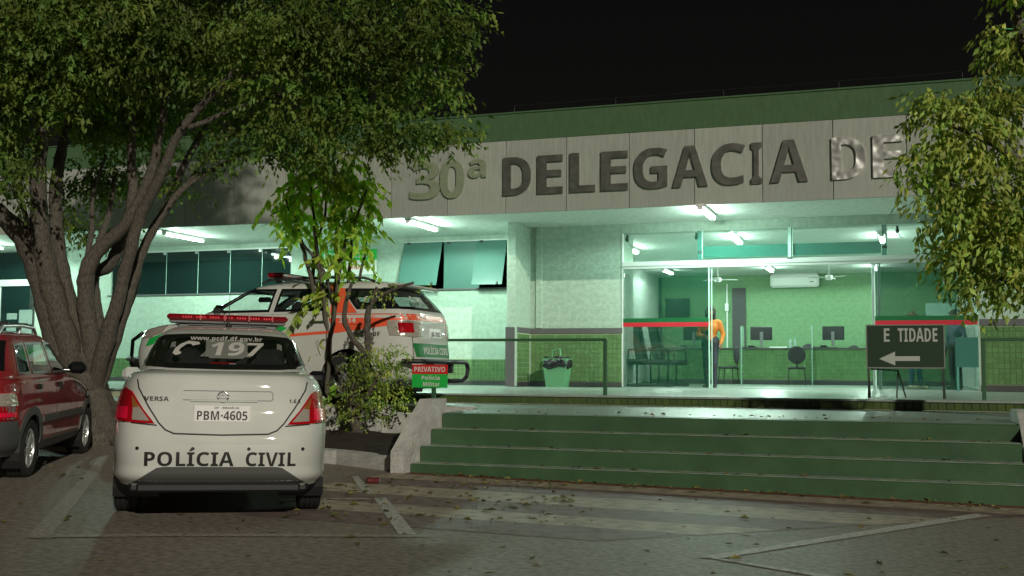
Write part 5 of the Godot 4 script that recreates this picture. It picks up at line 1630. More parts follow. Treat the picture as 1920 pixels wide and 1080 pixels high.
	crown(big, "crown", [
		-6.75, 5.23, -13.6, 0.87, -5.83, 4.6, -13.2, 0.69, -5.26, 5.25, -13, 0.83, -6.07, 3.43, -13.2, 0.34,
		-6.57, 3.96, -13.6, 0.67, -5.64, 4.92, -15.3, 0.72, -4.47, 5.16, -13.3, 0.85, -4.64, 4.72, -15.2, 0.5,
		-3.89, 5.38, -14.5, 0.86, -3.33, 4.38, -14, 0.39, -2.79, 5.04, -13.3, 0.72, -2.64, 4.22, -13.6, 0.45,
		-2.09, 5.24, -13.3, 0.66, -2.02, 4.39, -13.6, 0.51, -1.63, 4.86, -13.6, 0.58, -1.24, 5.34, -13.6, 0.51,
		-1.42, 4.16, -13.6, 0.3, -1, 4.67, -13.6, 0.38, -0.8, 5.28, -13.4, 0.29, -0.77, 4.17, -13.6, 0.22,
		-0.62, 4.74, -13.6, 0.16, -0.62, 5.54, -13.6, 0.19, -0.51, 4.14, -13.6, 0.08, -1.79, 3.85, -13.7, 0.14,
		-1.26, 3.9, -13.6, 0.12, -3.79, 3.84, -13.9, 0.16, -3.12, 3.97, -14, 0.19, -2.44, 3.9, -14, 0.13,
		-5.87, 3.12, -15.8, 0.24, -5.67, 3.74, -15.8, 0.33, -6.01, 3.85, -15.6, 0.33, -5.12, 4.01, -15.6, 0.33,
		-4.44, 3.67, -15.1, 0.19, -5.29, 4.38, -15.2, 0.46, -6.21, 3.29, -15.4, 0.21, -3.86, 3.8, -14.8, 0.08,
		-4.15, 3.48, -14.6, 0.04, -3.2, 3.93, -13.8, 0.17, -2.65, 3.84, -13.7, 0.2, -2.21, 3.91, -13.6, 0.25,
		-1.78, 3.94, -13.6, 0.23, -1.42, 3.99, -13.6, 0.22, -1.06, 4.05, -13.6, 0.21, -0.72, 4.06, -13.6, 0.16,
		-3.63, 3.88, -13.9, 0.13, -5.8, 7.97, -13.6, 1.19, -4.35, 8.2, -13.9, 1.22, -2.72, 7.92, -13.6, 1.13,
		-1.5, 7.45, -13.6, 0.87, -3.56, 9.35, -13.9, 1.15, -5.51, 9.3, -13.6, 1.13, -6.01, 6.52, -13.6, 1.13,
		-4.42, 6.6, -13.6, 1.19, -2.82, 6.55, -13.6, 1, -1.49, 6.35, -13.6, 0.8, -7.32, 4.69, -13.6, 1,
		-7.18, 6.04, -13.6, 1.19], [twig(13, 0.085, 0.040, 0.34, 0.5), twig(11, 0.075, 0.036, 0.30, 0.8), twig(12, 0.09, 0.042, 0.36, 0.3)], M.leafbig, 760.0, 0.95, -0.26)
	var right := thing("leafy_tree", "yellow-green leafy tree overhanging the right edge in front of the entrance", "tree")
	var tk := [6.2, 0.0, -11.9, 0.17, 6.15, 1.4, -11.9, 0.15, 6.0, 2.6, -11.9, 0.12, 5.7, 3.8, -11.8, 0.09, 5.4, 5.0, -11.8, 0.05]
	stems_of(right, "limb", [tk, [6.1, 2.0, -11.9, 0.08, 5.6, 2.6, -11.8, 0.05, 5.0, 3.0, -11.8, 0.03, 4.6, 3.2, -11.8, 0.012], [5.9, 2.9, -11.9, 0.07, 5.3, 3.5, -11.8, 0.045, 4.7, 3.8, -11.8, 0.02], [6.1, 1.5, -11.9, 0.06, 5.6, 1.9, -11.8, 0.035, 5.1, 2.2, -11.8, 0.015]], M.bark, 10, 0.08)
	crown(right, "crown", [
		5.4, 4.83, -11.8, 0.29, 5.28, 4.16, -11.8, 0.28, 4.86, 3.72, -11.8, 0.4, 5.1, 3.26, -11.8, 0.53,
		4.58, 4.04, -11.8, 0.22, 4.41, 4.1, -11.8, 0.11, 4.72, 4.07, -11.8, 0.16, 5.03, 2.64, -11.8, 0.47,
		4.72, 2.92, -11.8, 0.33, 5.27, 2.24, -11.8, 0.3, 4.36, 3.26, -11.8, 0.15, 4.15, 3.17, -11.8, 0.06,
		4.93, 2.18, -11.8, 0.21, 5.29, 1.96, -11.8, 0.12, 4.54, 3.49, -11.8, 0.25, 5.67, 3.44, -11.8, 0.25,
		5.68, 4.83, -11.8, 0.25, 5.79, 5.6, -11.8, 0.5, 4.84, 2.41, -11.8, 0.19, 5.17, 4.36, -11.8, 0.07,
		5.33, 4.54, -11.8, 0.15, 5.42, 4.16, -11.8, 0.22, 5.31, 2.75, -11.8, 0.33, 4.86, 2.55, -11.8, 0.22], [twig(11, 0.095, 0.045, 0.30, 0.7), twig(9, 0.085, 0.042, 0.26, 1.0)], M.leafright, 800.0, 1.0, -0.34)
	var sh := thing("tall_shrub", "tall thin-stemmed shrub with large bright green leaves in front of the police truck", "shrub")
	stems_of(sh, "stem", [
		[-2.6, 0.28, -15.6, 0.033, -2.6, 1.11, -15.6, 0.033, -2.67, 1.85, -15.6, 0.03, -2.85, 2.59, -15.6, 0.03, -2.99, 3.04, -15.6, 0.026, -3.12, 3.46, -15.6, 0.019],
		[-2.54, 0.29, -15.5, 0.037, -2.51, 1.11, -15.5, 0.037, -2.57, 1.85, -15.5, 0.033, -2.68, 2.59, -15.5, 0.03, -2.76, 3.18, -15.5, 0.022, -2.82, 3.71, -15.5, 0.015],
		[-2.49, 0.29, -15.6, 0.045, -2.45, 1.11, -15.6, 0.041, -2.46, 1.85, -15.6, 0.033, -2.45, 2.6, -15.6, 0.03, -2.47, 3.2, -15.6, 0.022, -2.55, 3.88, -15.6, 0.015],
		[-2.45, 0.28, -15.7, 0.041, -2.38, 1.11, -15.7, 0.037, -2.35, 1.86, -15.7, 0.034, -2.29, 2.61, -15.7, 0.026, -2.26, 3.21, -15.7, 0.022, -2.31, 3.67, -15.7, 0.011],
		[-2.48, 0.3, -15.4, 0.037, -2.52, 1.18, -15.4, 0.033, -2.42, 2.14, -15.4, 0.029, -2.36, 2.73, -15.4, 0.026, -2.16, 3.25, -15.4, 0.022, -2.01, 3.7, -15.4, 0.015],
		[-2.59, 0.27, -15.8, 0.034, -2.69, 1.18, -15.8, 0.034, -2.79, 2.01, -15.8, 0.03, -2.81, 2.76, -15.8, 0.026, -2.66, 3.37, -15.8, 0.019, -2.66, 4.14, -15.8, 0.015, -2.76, 4.68, -15.8, 0.011],
		[-2.44, 0.29, -15.5, 0.033, -2.38, 1.48, -15.5, 0.03, -2.58, 2.44, -15.5, 0.026, -2.94, 2.96, -15.5, 0.018, -3.21, 3.63, -15.5, 0.011],
		[-2.5, 0.28, -15.7, 0.034, -2.3, 1.18, -15.7, 0.03, -2.19, 2.16, -15.7, 0.022, -2.08, 2.76, -15.7, 0.019, -2.04, 3.37, -15.7, 0.011]], M.barkthin, 7, 0.5)
	crown(sh, "foliage", [
		-2.98, 3.33, -15.5, 0.35, -2.77, 3.78, -15.5, 0.32, -2.4, 3.86, -15.5, 0.33, -2.09, 3.34, -15.5, 0.22,
		-2.7, 4.24, -15.5, 0.23, -2.9, 4.65, -15.5, 0.07, -2.38, 3.18, -15.5, 0.3, -3.25, 3.55, -15.5, 0.14,
		-2.52, 2.74, -15.5, 0.24, -2.14, 2.81, -15.5, 0.17, -2.01, 3.11, -15.5, 0.1, -2.68, 2.14, -15.5, 0.14,
		-2.95, 1.92, -15.5, 0.07, -2.36, 1.92, -15.5, 0.08, -2.24, 1.18, -15.5, 0.08, -2.52, 2.29, -15.5, 0.14,
		-2.28, 3.79, -15.5, 0.26, -2.56, 1.4, -15.5, 0.1, -2.35, 1, -15.5, 0.1, -2.65, 1.66, -15.5, 0.08,
		-2.75, 1.18, -15.5, 0.05, -2.99, 3.74, -15.5, 0.18, -2.2, 3.49, -15.5, 0.21, -2.1, 3.71, -15.5, 0.11,
		-3.17, 4.14, -15.8, 0.19], [twig(7, 0.15, 0.085, 0.30, 1.1), twig(6, 0.13, 0.075, 0.26, 0.8)], M.leafshrub, 380.0, 1.0, -0.32, 1.0)
	var bu := thing("round_bush", "small round bush with crooked dark stem beside the white stair wall", "bush")
	stems_of(bu, "stem", [
		[-1.96, 0.21, -14.3, 0.123, -1.96, 0.44, -14.3, 0.089, -2, 0.81, -14.3, 0.068, -1.92, 1.12, -14.3, 0.058, -1.82, 1.36, -14.3, 0.051, -1.85, 1.73, -14.3, 0.044, -1.81, 2, -14.3, 0.037, -1.72, 2.21, -14.3, 0.027],
		[-1.83, 1.35, -14.3, 0.041, -2, 1.52, -14.3, 0.037, -2.14, 1.79, -14.3, 0.034, -2.11, 2.07, -14.3, 0.027, -2.05, 2.27, -14.3, 0.02],
		[-1.97, 0.58, -14.3, 0.048, -1.81, 0.85, -14.2, 0.034, -1.63, 1.12, -14.1, 0.024],
		[-1.99, 0.64, -14.3, 0.041, -2.14, 0.91, -14.4, 0.031, -2.25, 1.18, -14.5, 0.021],
		[-1.81, 2, -14.3, 0.027, -1.57, 2.17, -14.3, 0.024, -1.26, 2.28, -14.3, 0.017]], M.bark, 9, 0.25)
	crown(bu, "foliage", [
		-1.75, 1.12, -14.2, 0.36, -1.98, 0.81, -14.2, 0.2, -1.57, 0.85, -14.2, 0.22, -1.81, 0.65, -14.2, 0.21,
		-1.65, 1.35, -14.2, 0.22, -1.51, 1.12, -14.2, 0.14, -2.08, 1.18, -14.2, 0.09, -2.14, 0.71, -14.2, 0.1,
		-1.44, 0.65, -14.2, 0.06, -1.76, 2.15, -14.2, 0.1, -1.49, 2.22, -14.2, 0.09, -1.25, 2.2, -14.2, 0.05,
		-2.07, 2.16, -14.2, 0.06, -1.12, 2.29, -14.2, 0.03, -1.97, 0.45, -14.2, 0.06, -2.28, 0.64, -14.2, 0.05], [twig(11, 0.052, 0.026, 0.24, 0.2), twig(9, 0.046, 0.024, 0.2, 0.5)], M.leafbush, 1000.0, 1.0, -0.26)
	# litter of fallen leaves
	var lf := Mb.new()
	lf.col = Color(1, 1, 1)
	lf.tri(Vector3(-0.03, 0.002, 0), Vector3(0, 0.012, 0.013), Vector3(0.032, 0.004, 0))
	lf.tri(Vector3(-0.03, 0.002, 0), Vector3(0.032, 0.004, 0), Vector3(0, 0.010, -0.013))
	var tf := []
	for k in 640:
		var p := Vector3(rng.randf_range(-5.5, 4.5), 0, rng.randf_range(-12.5, -6.2))
		if k < 200: p = Vector3(rng.randf_range(-1.7, 0.6), 0, rng.randf_range(-11.4, -8.2))
		elif k < 350:
			p = B(rng.randf_range(-0.6, 5.2), 0, 13.30 + absf(rng.randfn()) * 0.16)
		elif k < 430:
			p = B(rng.randf_range(-0.5, 5.2), 0, [12.8, 13.08, 12.5, 11.8][rng.randi() % 4] + rng.randf_range(-0.02, 0.2))
		var q := stn().affine_inverse() * p
		p.y = ground_y(p.x, p.z) + 0.004
		if q.z < 13.30:
			if q.x < -0.56 or q.x > 5.3: continue
			p.y = 0.684
			for s in [[12.45, 0.51], [12.76, 0.34], [13.05, 0.17]]:
				if q.z > s[0]: p.y = s[1] + 0.004
		var sc := rng.randf_range(0.6, 1.5)
		tf.append(Transform3D(Basis(Vector3.UP, rng.randf() * TAU).scaled(Vector3(sc, sc * rng.randf_range(0.3, 2.2), sc)), p))
	var mm := MultiMesh.new()
	mm.transform_format = MultiMesh.TRANSFORM_3D
	mm.use_colors = true
	mm.mesh = lf.mesh(M.deadleaf)
	mm.instance_count = tf.size()
	for k in tf.size():
		mm.set_instance_transform(k, tf[k])
		var e := rng.randf_range(0.4, 1.3)
		mm.set_instance_color(k, Color(e * rng.randf_range(0.8, 1.3), e, e))
	var o := MultiMeshInstance3D.new()
	o.multimesh = mm
	o.name = "fallen_leaves"
	add_child(o)
	o.set_meta("kind", "stuff")
	tag(o, "small dry leaves scattered over the car park and the green steps", "leaves")

# ---------------------------------------------------------------- things around the entrance
func rail(u0: float, u1: float, w: float, posts: Array, label: String) -> void:
	var t := thing("handrail", label, "railing", B(u0, 0.82, w), -TH, "green handrails along the porch edge")
	obj("top_rail", slab(-0.025, u1 - u0 + 0.025, 0.775, 0.815, -0.025, 0.025, 0.006), M.railgreen, t)
	for p in posts: obj("post", slab(p - u0 - 0.025, p - u0 + 0.025, 0.0, 0.774, -0.025, 0.025, 0.004), M.railgreen, t)

func props() -> void:
	rail(-6.0, 0.30, 8.70, [-6.0, -2.9, 0.30], "green metal handrail running from behind the police truck to the top of the steps")
	rail(5.33, 9.0, 8.35, [5.33, 8.9], "green metal handrail starting beside the arrow sign and leaving the frame at the right")
	# bin
	var b := thing("rubbish_bin", "light green plastic bin with black liner bag standing by the tiled wall", "bin", B(-2.55, 0.82, 1.75), -TH)
	var m := Mb.new()
	var sq := func(y: float, h: float) -> Array: return [Vector3(-h, y, h * 0.8), Vector3(h, y, h * 0.8), Vector3(h, y, -h * 0.8), Vector3(-h, y, -h * 0.8)]
	var lo: Array = sq.call(0.0, 0.20)
	var hi: Array = sq.call(0.60, 0.27)
	for k in 4: m.quad(lo[k], lo[(k + 1) % 4], hi[(k + 1) % 4], hi[k])
	m.quad(lo[3], lo[2], lo[1], lo[0])
	obj("bin_body", m, M.binbody, b)
	var bag := Mb.new()
	var rings := []
	for r in 7:
		var y := 0.40 + r * 0.038
		var ring := []
		for k in 28:
			var a := TAU * k / 28
			var sup := pow(pow(absf(cos(a)), 5.0) + pow(absf(sin(a)), 5.0), -0.2)
			var s := (0.255 + 0.045 * sin(r * 0.55 + 0.3)) * sup + 0.012 * sin(k * 2.7 + r * 1.9) + 0.010 * sin(k * 1.3 - r * 2.2)
			ring.append(Vector3(cos(a) * s, y + 0.025 * sin(k * 0.9) * (1.0 if r in [0, 6] else 0.4), -sin(a) * s * 0.82))
		rings.append(ring)
	for r in 6:
		for k in 28: bag.quad(rings[r][k], rings[r][(k + 1) % 28], rings[r + 1][(k + 1) % 28], rings[r + 1][k])
	for k in 28: bag.tri(rings[6][k], rings[6][(k + 1) % 28], Vector3(0, 0.57, 0))
	obj("liner_bag", bag, M.bag, b)
	var hn := Mb.new()
	hn.tube([Vector3(-0.17, 0.60, -0.16), Vector3(-0.16, 0.78, -0.19), Vector3(0.0, 0.80, -0.19), Vector3(0.02, 0.62, -0.17)], [0.022], 7)
	obj("lid_hinge", hn, M.binbody, b)
	# arrow sign on its stand
	var s := thing("arrow_sign", "dark green board reading E TIDADE above a left arrow on thin black legs", "sign", B(4.36, 0.82, 8.0), -TH)
	obj("board", slab(-0.50, 0.50, 0.42, 1.00, -0.012, 0.012, 0.003), M.signgreen, s)
	var fr := Mb.new()
	for q in [[-0.512, 0.512, 0.995, 1.012], [-0.512, 0.512, 0.408, 0.425], [-0.512, -0.495, 0.4255, 0.9945], [0.495, 0.512, 0.4255, 0.9945]]: fr.bbox(Vector3((q[0] + q[1]) / 2, (q[2] + q[3]) / 2, 0.0), Vector3(q[1] - q[0], q[3] - q[2], 0.034), 0.003)
	obj("frame", fr, mat(lin(0.22, 0.23, 0.20), 0.5), s)
	var e1 := obj("lettering", text_mb("E", 0.075, 0.185, 0.002), M.signtext, s)
	e1.position = Vector3(-0.235, 0.775, 0.0125)
	var e2 := obj("lettering", text_mb("TIDADE", 0.51, 0.185, 0.002), M.signtext, s)
	e2.position = Vector3(0.165, 0.775, 0.0125)
	var ar := Mb.new()
	ar.prism(P2([-0.34, 0.54, -0.13, 0.64, -0.13, 0.575, 0.19, 0.578, 0.19, 0.512, -0.13, 0.512, -0.13, 0.45]), 0.0125, 0.0145)
	obj("arrow", ar, M.signtext, s)
	for k in 4:
		var lg := Mb.new()
		var x: float = [-0.485, -0.485, 0.485, 0.485][k]
		var dz: float = [0.05, -0.55, 0.05, -0.25][k]
		lg.tube([Vector3(x, 0.42, 0.0), Vector3(x + (0.02 if k == 3 else 0.0), 0.0, dz)], [0.013], 6)
		obj("leg", lg, M.black, s)
	var lg2 := Mb.new()
	lg2.tube([Vector3(-0.46, 0.40, -0.03), Vector3(-0.10, 0.38, -0.30), Vector3(0.0, 0.0, -0.42)], [0.012], 6)
	lg2.tube([Vector3(-0.10, 0.38, -0.30), Vector3(-0.12, 0.0, -0.22)], [0.012], 6)
	obj("back_brace", lg2, M.black, s)
	# reserved parking sign on a post
	var r := thing("reserved_sign", "small red and green reserved parking sign on a green post beside the bush", "sign", B(-1.07, 0.05, 11.7), -TH)
	obj("post", slab(-0.025, 0.025, 0.0, 1.02, -0.02, 0.02, 0.004), M.railgreen, r)
	obj("green_board", slab(-0.28, 0.19, 0.90, 1.065, 0.021, 0.031, 0.002), M.signlime, r)
	obj("red_board", slab(-0.28, 0.19, 1.0655, 1.18, 0.021, 0.031, 0.002), M.signred, r)
	var t1 := obj("lettering", text_mb("PRIVATIVO", 0.41, 0.062, 0.002), M.letterw, r)
	t1.position = Vector3(-0.045, 1.092, 0.032)
	var t2 := obj("lettering", text_mb("Polícia", 0.24, 0.05, 0.002), M.letterw, r)
	t2.position = Vector3(-0.03, 0.995, 0.032)
	var t3 := obj("lettering", text_mb("Militar", 0.22, 0.05, 0.002), M.letterw, r)
	t3.position = Vector3(-0.02, 0.918, 0.032)
	# sign on the wall behind the tall shrub
	var w := thing("wall_sign", "white wall sign with a green header reading POLÍCIA CIVIL behind the tall shrub", "sign", B(-8.45, 3.45, 0.0), -TH)
	obj("white_board", slab(-0.80, 0.80, 0.0, 0.36, 0.01, 0.03, 0.003), M.whitep, w)
	obj("green_board", slab(-0.80, 0.80, 0.361, 0.62, 0.01, 0.03, 0.003), M.signlime, w)
	var tw := obj("lettering", text_mb("POLÍCIA CIVIL", 1.30, 0.13, 0.003), M.letterw, w)
	tw.position = Vector3(0.02, 0.42, 0.031)
	var ts := obj("lettering", text_mb("30ª DELEGACIA", 1.1, 0.08, 0.002), M.orange, w)
	ts.position = Vector3(0.1, 0.14, 0.031)
	# crushed can
	var c := thing("drink_can", "crushed red drink can lying on the ground among dry leaves", "can", Vector3(-1.32, 0.105, -10.84), 0.5)
	var cm := Mb.new()
	cm.tube([Vector3(-0.06, 0, 0), Vector3(-0.055, 0, 0), Vector3(-0.02, 0.006, 0.004), Vector3(0.02, -0.003, 0), Vector3(0.052, 0.002, 0), Vector3(0.057, 0.002, 0)], [0.024, 0.032, 0.028, 0.030, 0.032, 0.025], 12)
	obj("can_body", cm, mat(lin(0.22, 0.05, 0.05), 0.3, 0.5), c)
	var ct := Mb.new()
	ct.tube([Vector3(0.057, 0.002, 0), Vector3(0.060, 0.002, 0)], [0.025], 12)
	obj("can_top", ct, M.alu, c)
	# overhead cables at the upper right
	for k in 2:
		var cb := Mb.new()
		var a: Vector3 = [Vector3(5.16, 4.97, -10.5), Vector3(11.0, 7.56, -20.0)][k]
		var d: Vector3 = [Vector3(6.98, 5.32, -17.0), Vector3(8.75, 7.48, -20.2)][k]
		var pts := []
		for j in 9: pts.append(a.lerp(d, j / 8.0) - Vector3(0, 0.02 * sin(PI * j / 8.0), 0))
		cb.tube(pts, [0.012], 6)
		tag(obj("overhead_cable", cb, M.whitep if k == 0 else M.polgreen), ["thin pale overhead cable slanting behind the leaves at the upper right corner", "green overhead cable running level at the upper right corner"][k], "cable")
	# small sensors hanging inside the transom
	for k in 3:
		var o := thing("ceiling_sensor", ["small black sensor hanging at the left end of the transom", "small black sensor hanging left of the first glass fin", "small black sensor hanging right of the last glass fin"][k], "sensor", B([-1.28, 0.22, 4.25][k], 4.10, 0.75), -TH, "sensors above the entrance")
		var q := Mb.new()
		q.bbox(Vector3(0, -0.03, 0), Vector3(0.05, 0.06, 0.05), 0.006)
		q.bbox(Vector3(0, -0.10, 0.02), Vector3(0.07, 0.09, 0.07), 0.02)
		obj("sensor_body", q, M.black, o)
		var cw := Mb.new()
		cw.tube([Vector3(0, -0.12, 0), Vector3(0.05, -0.22, 0), Vector3(0.11, -0.25, 0.0)], [0.004], 4)
		obj("wire", cw, M.black, o)

func office_chair(label: String, at: Vector3, turn: float) -> void:
	var t := thing("visitor_chair", label, "chair", at, turn, "black visitor chairs at the counter")
	var s := Mb.new()
	s.bbox(Vector3(0, 0.46, 0), Vector3(0.48, 0.07, 0.46), 0.03)
	obj("seat", s, M.fabric, t)
	var b := Mb.new()
	b.ball(Vector3(0, 0.80, -0.23), Vector3(0.235, 0.24, 0.045), 18)
	obj("backrest", b, M.fabric, t)
	for x: float in [-1.0, 1.0]:
		for z: float in [-1.0, 1.0]:
			var l := Mb.new()
			l.tube([Vector3(x * 0.20, 0.43, z * 0.18), Vector3(x * 0.23, 0.0, z * 0.22)], [0.013], 6)
			obj("leg", l, M.black, t)
	var k := Mb.new()
	k.tube([Vector3(0, 0.44, -0.1), Vector3(0, 0.45, -0.24), Vector3(0, 0.70, -0.26)], [0.016], 6)
	obj("back_support", k, M.black, t)

func lobby() -> void:
	# counter
	var c := thing("reception_counter", "long green tiled reception counter with dark stone top in the lobby", "counter", O, -TH)
	obj("counter_body", slab(-2.6, 5.2, 0.82, 1.80, -8.2, -7.52), M.grout, c)
	obj("counter_top", slab(-2.65, 5.25, 1.80, 1.84, -8.3, -7.42, 0.006), M.granitedk, c)
	obj("counter_base", slab(-2.62, 5.22, 0.822, 0.95, -7.52, -7.50, 0.003), M.granitedk, c)
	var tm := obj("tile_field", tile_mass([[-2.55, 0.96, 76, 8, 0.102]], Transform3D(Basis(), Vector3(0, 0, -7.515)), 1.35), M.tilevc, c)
	tm.set_meta("kind", "stuff")
	for u in [0.03, 1.93]:
		var gp := Mb.new()
		gp.prism(P2([7.1, 0.82, 7.75, 0.82, 7.75, 2.30, 7.65, 2.42, 7.45, 2.46, 7.2, 2.44, 7.1, 2.36]), 0, 0.03, Transform3D(Basis(Vector3(0, 0, -1), Vector3.UP, Vector3(1, 0, 0)), Vector3(u, 0, 0)))
		var o := obj("glass_partition", gp, M.acrylic, c)
		obj("partition_edge", slab(u + 0.03, u + 0.04, 0.83, 2.40, -7.11, -7.09), M.glassedge, o)
	for k in 3:
		var u: float = [0.52, 2.48, -1.4][k]
		var t := thing("computer_monitor", ["black computer monitor on the counter left of the water bottles", "black computer monitor on the counter behind the arrow sign side", "black computer monitor on the counter behind the person in orange"][k], "monitor", B(u, 1.84, -7.85), -TH + [0.15, -0.2, 0.3][k], "monitors on the reception counter")
		obj("screen_back", slab(-0.30, 0.30, 0.22, 0.60, -0.02, 0.03, 0.012), M.monitor, t)
		var st := Mb.new()
		st.bbox(Vector3(0, 0.25, 0.05), Vector3(0.09, 0.40, 0.03), 0.008)
		obj("stand", st, M.midgrey, t)
		obj("foot", slab(-0.14, 0.14, 0.0, 0.02, -0.08, 0.12, 0.006), M.monitor, t)
		var kb := thing("keyboard", ["black keyboard and papers below the left monitor", "black keyboard below the right monitor", "black keyboard below the monitor behind the person in orange"][k], "keyboard", B(u - 0.3, 1.84, -7.6), -TH, "keyboards on the reception counter")
		obj("key_tray", slab(-0.22, 0.22, 0.0, 0.025, -0.07, 0.07, 0.006), M.monitor, kb)
		var ph := Mb.new()
		ph.bbox(Vector3(0.05, 0.05, -0.05), Vector3(0.18, 0.05, 0.10), 0.015)
		obj("handset", ph, M.black, kb)
	for k in 2:
		var bt := thing("water_bottle", ["left of the two clear water bottles on the counter", "right of the two clear water bottles on the counter"][k], "bottle", B(1.33 + 0.13 * k, 1.84, -7.7), 0, "water bottles on the counter")
		var bm := Mb.new()
		bm.lathe([Vector2(0.001, 0), Vector2(0.04, 0.0), Vector2(0.042, 0.02), Vector2(0.042, 0.17), Vector2(0.03, 0.205), Vector2(0.014, 0.23), Vector2(0.014, 0.25)], 14)
		obj("bottle_body", bm, M.water, bt)
		var bc := Mb.new()
		bc.lathe([Vector2(0.016, 0.245), Vector2(0.016, 0.265), Vector2(0.001, 0.266)], 12)
		obj("bottle_cap", bc, mat(lin(0.2, 0.35, 0.6), 0.4), bt)
	var pp := thing("paper_stack", "low stack of white papers on the counter beside the water bottles", "papers", B(0.98, 1.84, -7.6), -TH)
	obj("sheets", slab(-0.2, 0.25, 0, 0.03, -0.12, 0.12, 0.003), M.whitep, pp)
	# chairs behind and before the counter
	office_chair("black visitor chair seen from behind in front of the middle of the counter", B(1.60, 0.82, -6.55), -TH + PI + 0.1)
	office_chair("black visitor chair turned sideways beside the person in orange", B(-0.22, 0.82, -6.6), -TH - PI / 2 - 0.2)
	office_chair("black chair behind the counter next to the right glass partition", B(1.75, 0.95, -8.75), -TH + 0.1)
	office_chair("black chair behind the counter hidden by the right monitor", B(2.9, 0.90, -8.8), -TH - 0.3)
	# waiting seats on a beam
	for k in 3:
		var t := thing("waiting_seat", ["nearest of the three black waiting seats, cut by the door jamb", "middle of the three black waiting seats inside the left glass pane", "farthest right of the three black waiting seats inside the left glass pane"][k], "seat", B([-1.28, -0.98, -0.74][k], 0.82, [0.25, -0.6, -1.4][k]), -TH + PI * 0.68, "black waiting seats in the lobby")
		t.scale = Vector3.ONE * 1.22
		var s := Mb.new()
		s.bbox(Vector3(0, 0.45, 0), Vector3(0.52, 0.10, 0.50), 0.04)
		obj("seat", s, M.vinyl, t)
		var b := Mb.new()
		b.bbox(Vector3(0, 0.36, 0), Vector3(0.50, 0.66, 0.09), 0.045, Transform3D(Basis(Vector3.RIGHT, -0.2), Vector3(0, 0.48, -0.24)))
		obj("backrest", b, M.vinyl, t)
		for x: float in [-1.0, 1.0]:
			var a := Mb.new()
			a.tube([Vector3(x * 0.29, 0.40, -0.2), Vector3(x * 0.29, 0.66, -0.18), Vector3(x * 0.29, 0.68, 0.14), Vector3(x * 0.29, 0.42, 0.18)], [0.018], 7)
			obj("armrest", a, M.black, t)
			var l := Mb.new()
			l.tube([Vector3(x * 0.22, 0.40, 0), Vector3(x * 0.22, 0.06, 0)], [0.02], 6)
			l.bbox(Vector3(x * 0.22, 0.03, 0), Vector3(0.05, 0.05, 0.5), 0.01)
			obj("leg", l, M.black, t)
	# air conditioner, fans, screen, board
	var ac := thing("air_conditioner", "white split air conditioner high on the green back wall", "air conditioner", B(1.25, 3.70, -10.2), -TH)
	var am := Mb.new()
	am.bbox(Vector3(0, 0.20, 0.13), Vector3(1.42, 0.40, 0.26), 0.06)
	obj("casing", am, M.whitep, ac)
	for k in 4: obj("louvre", slab(-0.62, 0.62, 0.02 + k * 0.022, 0.032 + k * 0.022, 0.245 - 0.012 * (3 - k), 0.268, 0.003), M.white, ac)
	obj("intake_grille", slab(-0.62, 0.62, 0.30, 0.31, 0.255, 0.265), M.midgrey, ac)
	obj("status_panel", slab(0.45, 0.56, 0.14, 0.17, 0.255, 0.264), M.midgrey, ac)
	for k in 2:
		var f := thing("ceiling_fan", ["white ceiling fan left of the air conditioner", "white ceiling fan right of the air conditioner"][k], "fan", B([-0.57, 2.43][k], 4.10, -7.1), -TH, "ceiling fans in the lobby")
		var d := Mb.new()
		d.tube([Vector3(0, 0, 0), Vector3(0, -0.30, 0)], [0.012], 6)
		obj("rod", d, M.white, f)
		var h := Mb.new()
		h.lathe([Vector2(0.001, -0.44), Vector2(0.07, -0.43), Vector2(0.11, -0.38), Vector2(0.09, -0.31), Vector2(0.001, -0.29)], 18)
		obj("motor", h, M.whitep, f)
		for j in 3:
			var bl := Mb.new()
			var xf := Transform3D(Basis(Vector3.UP, TAU * j / 3.0 + 0.4 + k), Vector3(0, -0.36, 0))
			bl.bbox(Vector3(0.33, 0, 0), Vector3(0.46, 0.008, 0.11), 0.003, xf * Transform3D(Basis(Vector3.RIGHT, 0.2), Vector3.ZERO))
			obj("blade", bl, M.white, f)
	var tv := thing("wall_screen", "black switched-off flat screen on the back wall behind the left glass pane", "screen", B(-2.30, 2.86, -10.19), -TH)
	obj("panel", slab(-0.38, 0.38, 0.0, 0.56, 0.03, 0.08, 0.006), M.blackg, tv)
	obj("bracket", slab(-0.1, 0.1, 0.2, 0.4, 0.0, 0.03), M.black, tv)
	var wb := thing("notice_board", "pale notice board on the back wall between the two people at the right", "board", B(5.32, 2.72, -10.19), -TH)
	obj("board_face", slab(-0.40, 0.40, 0.0, 0.46, 0.01, 0.03, 0.003), mat(lin(0.42, 0.62, 0.55), 0.5), wb)
	var pf := thing("framed_notice", "small framed notice on the right lobby wall above the person in a cap", "picture", B(5.755, 2.75, -3.0), -TH - PI / 2)
	obj("frame", slab(-0.9, 0.5, 0.0, 0.60, 0.0, 0.02, 0.004), M.darkgrey, pf)
	obj("sheet", slab(-0.84, 0.44, 0.05, 0.55, 0.02, 0.024), M.poster, pf)
	var ps := thing("wall_poster", "pale poster on the left lobby wall beside the door jamb", "poster", B(-2.895, 2.25, -3.2), -TH + PI / 2)
	obj("sheet", slab(-0.5, 0.5, 0.0, 0.9, 0.0, 0.006), M.poster, ps)
	var tp := thing("standing_panel", "dark teal panel on a thin leg at the right end of the glass front", "panel", B(5.46, 0.82, 1.35), -TH)
	obj("board_face", slab(-0.20, 0.20, 0.46, 1.03, -0.01, 0.01, 0.003), mat(lin(0.05, 0.16, 0.13), 0.25), tp)
	obj("leg", slab(-0.185, -0.145, 0.0, 0.46, -0.02, 0.02, 0.004), mat(lin(0.1, 0.28, 0.24), 0.3), tp)

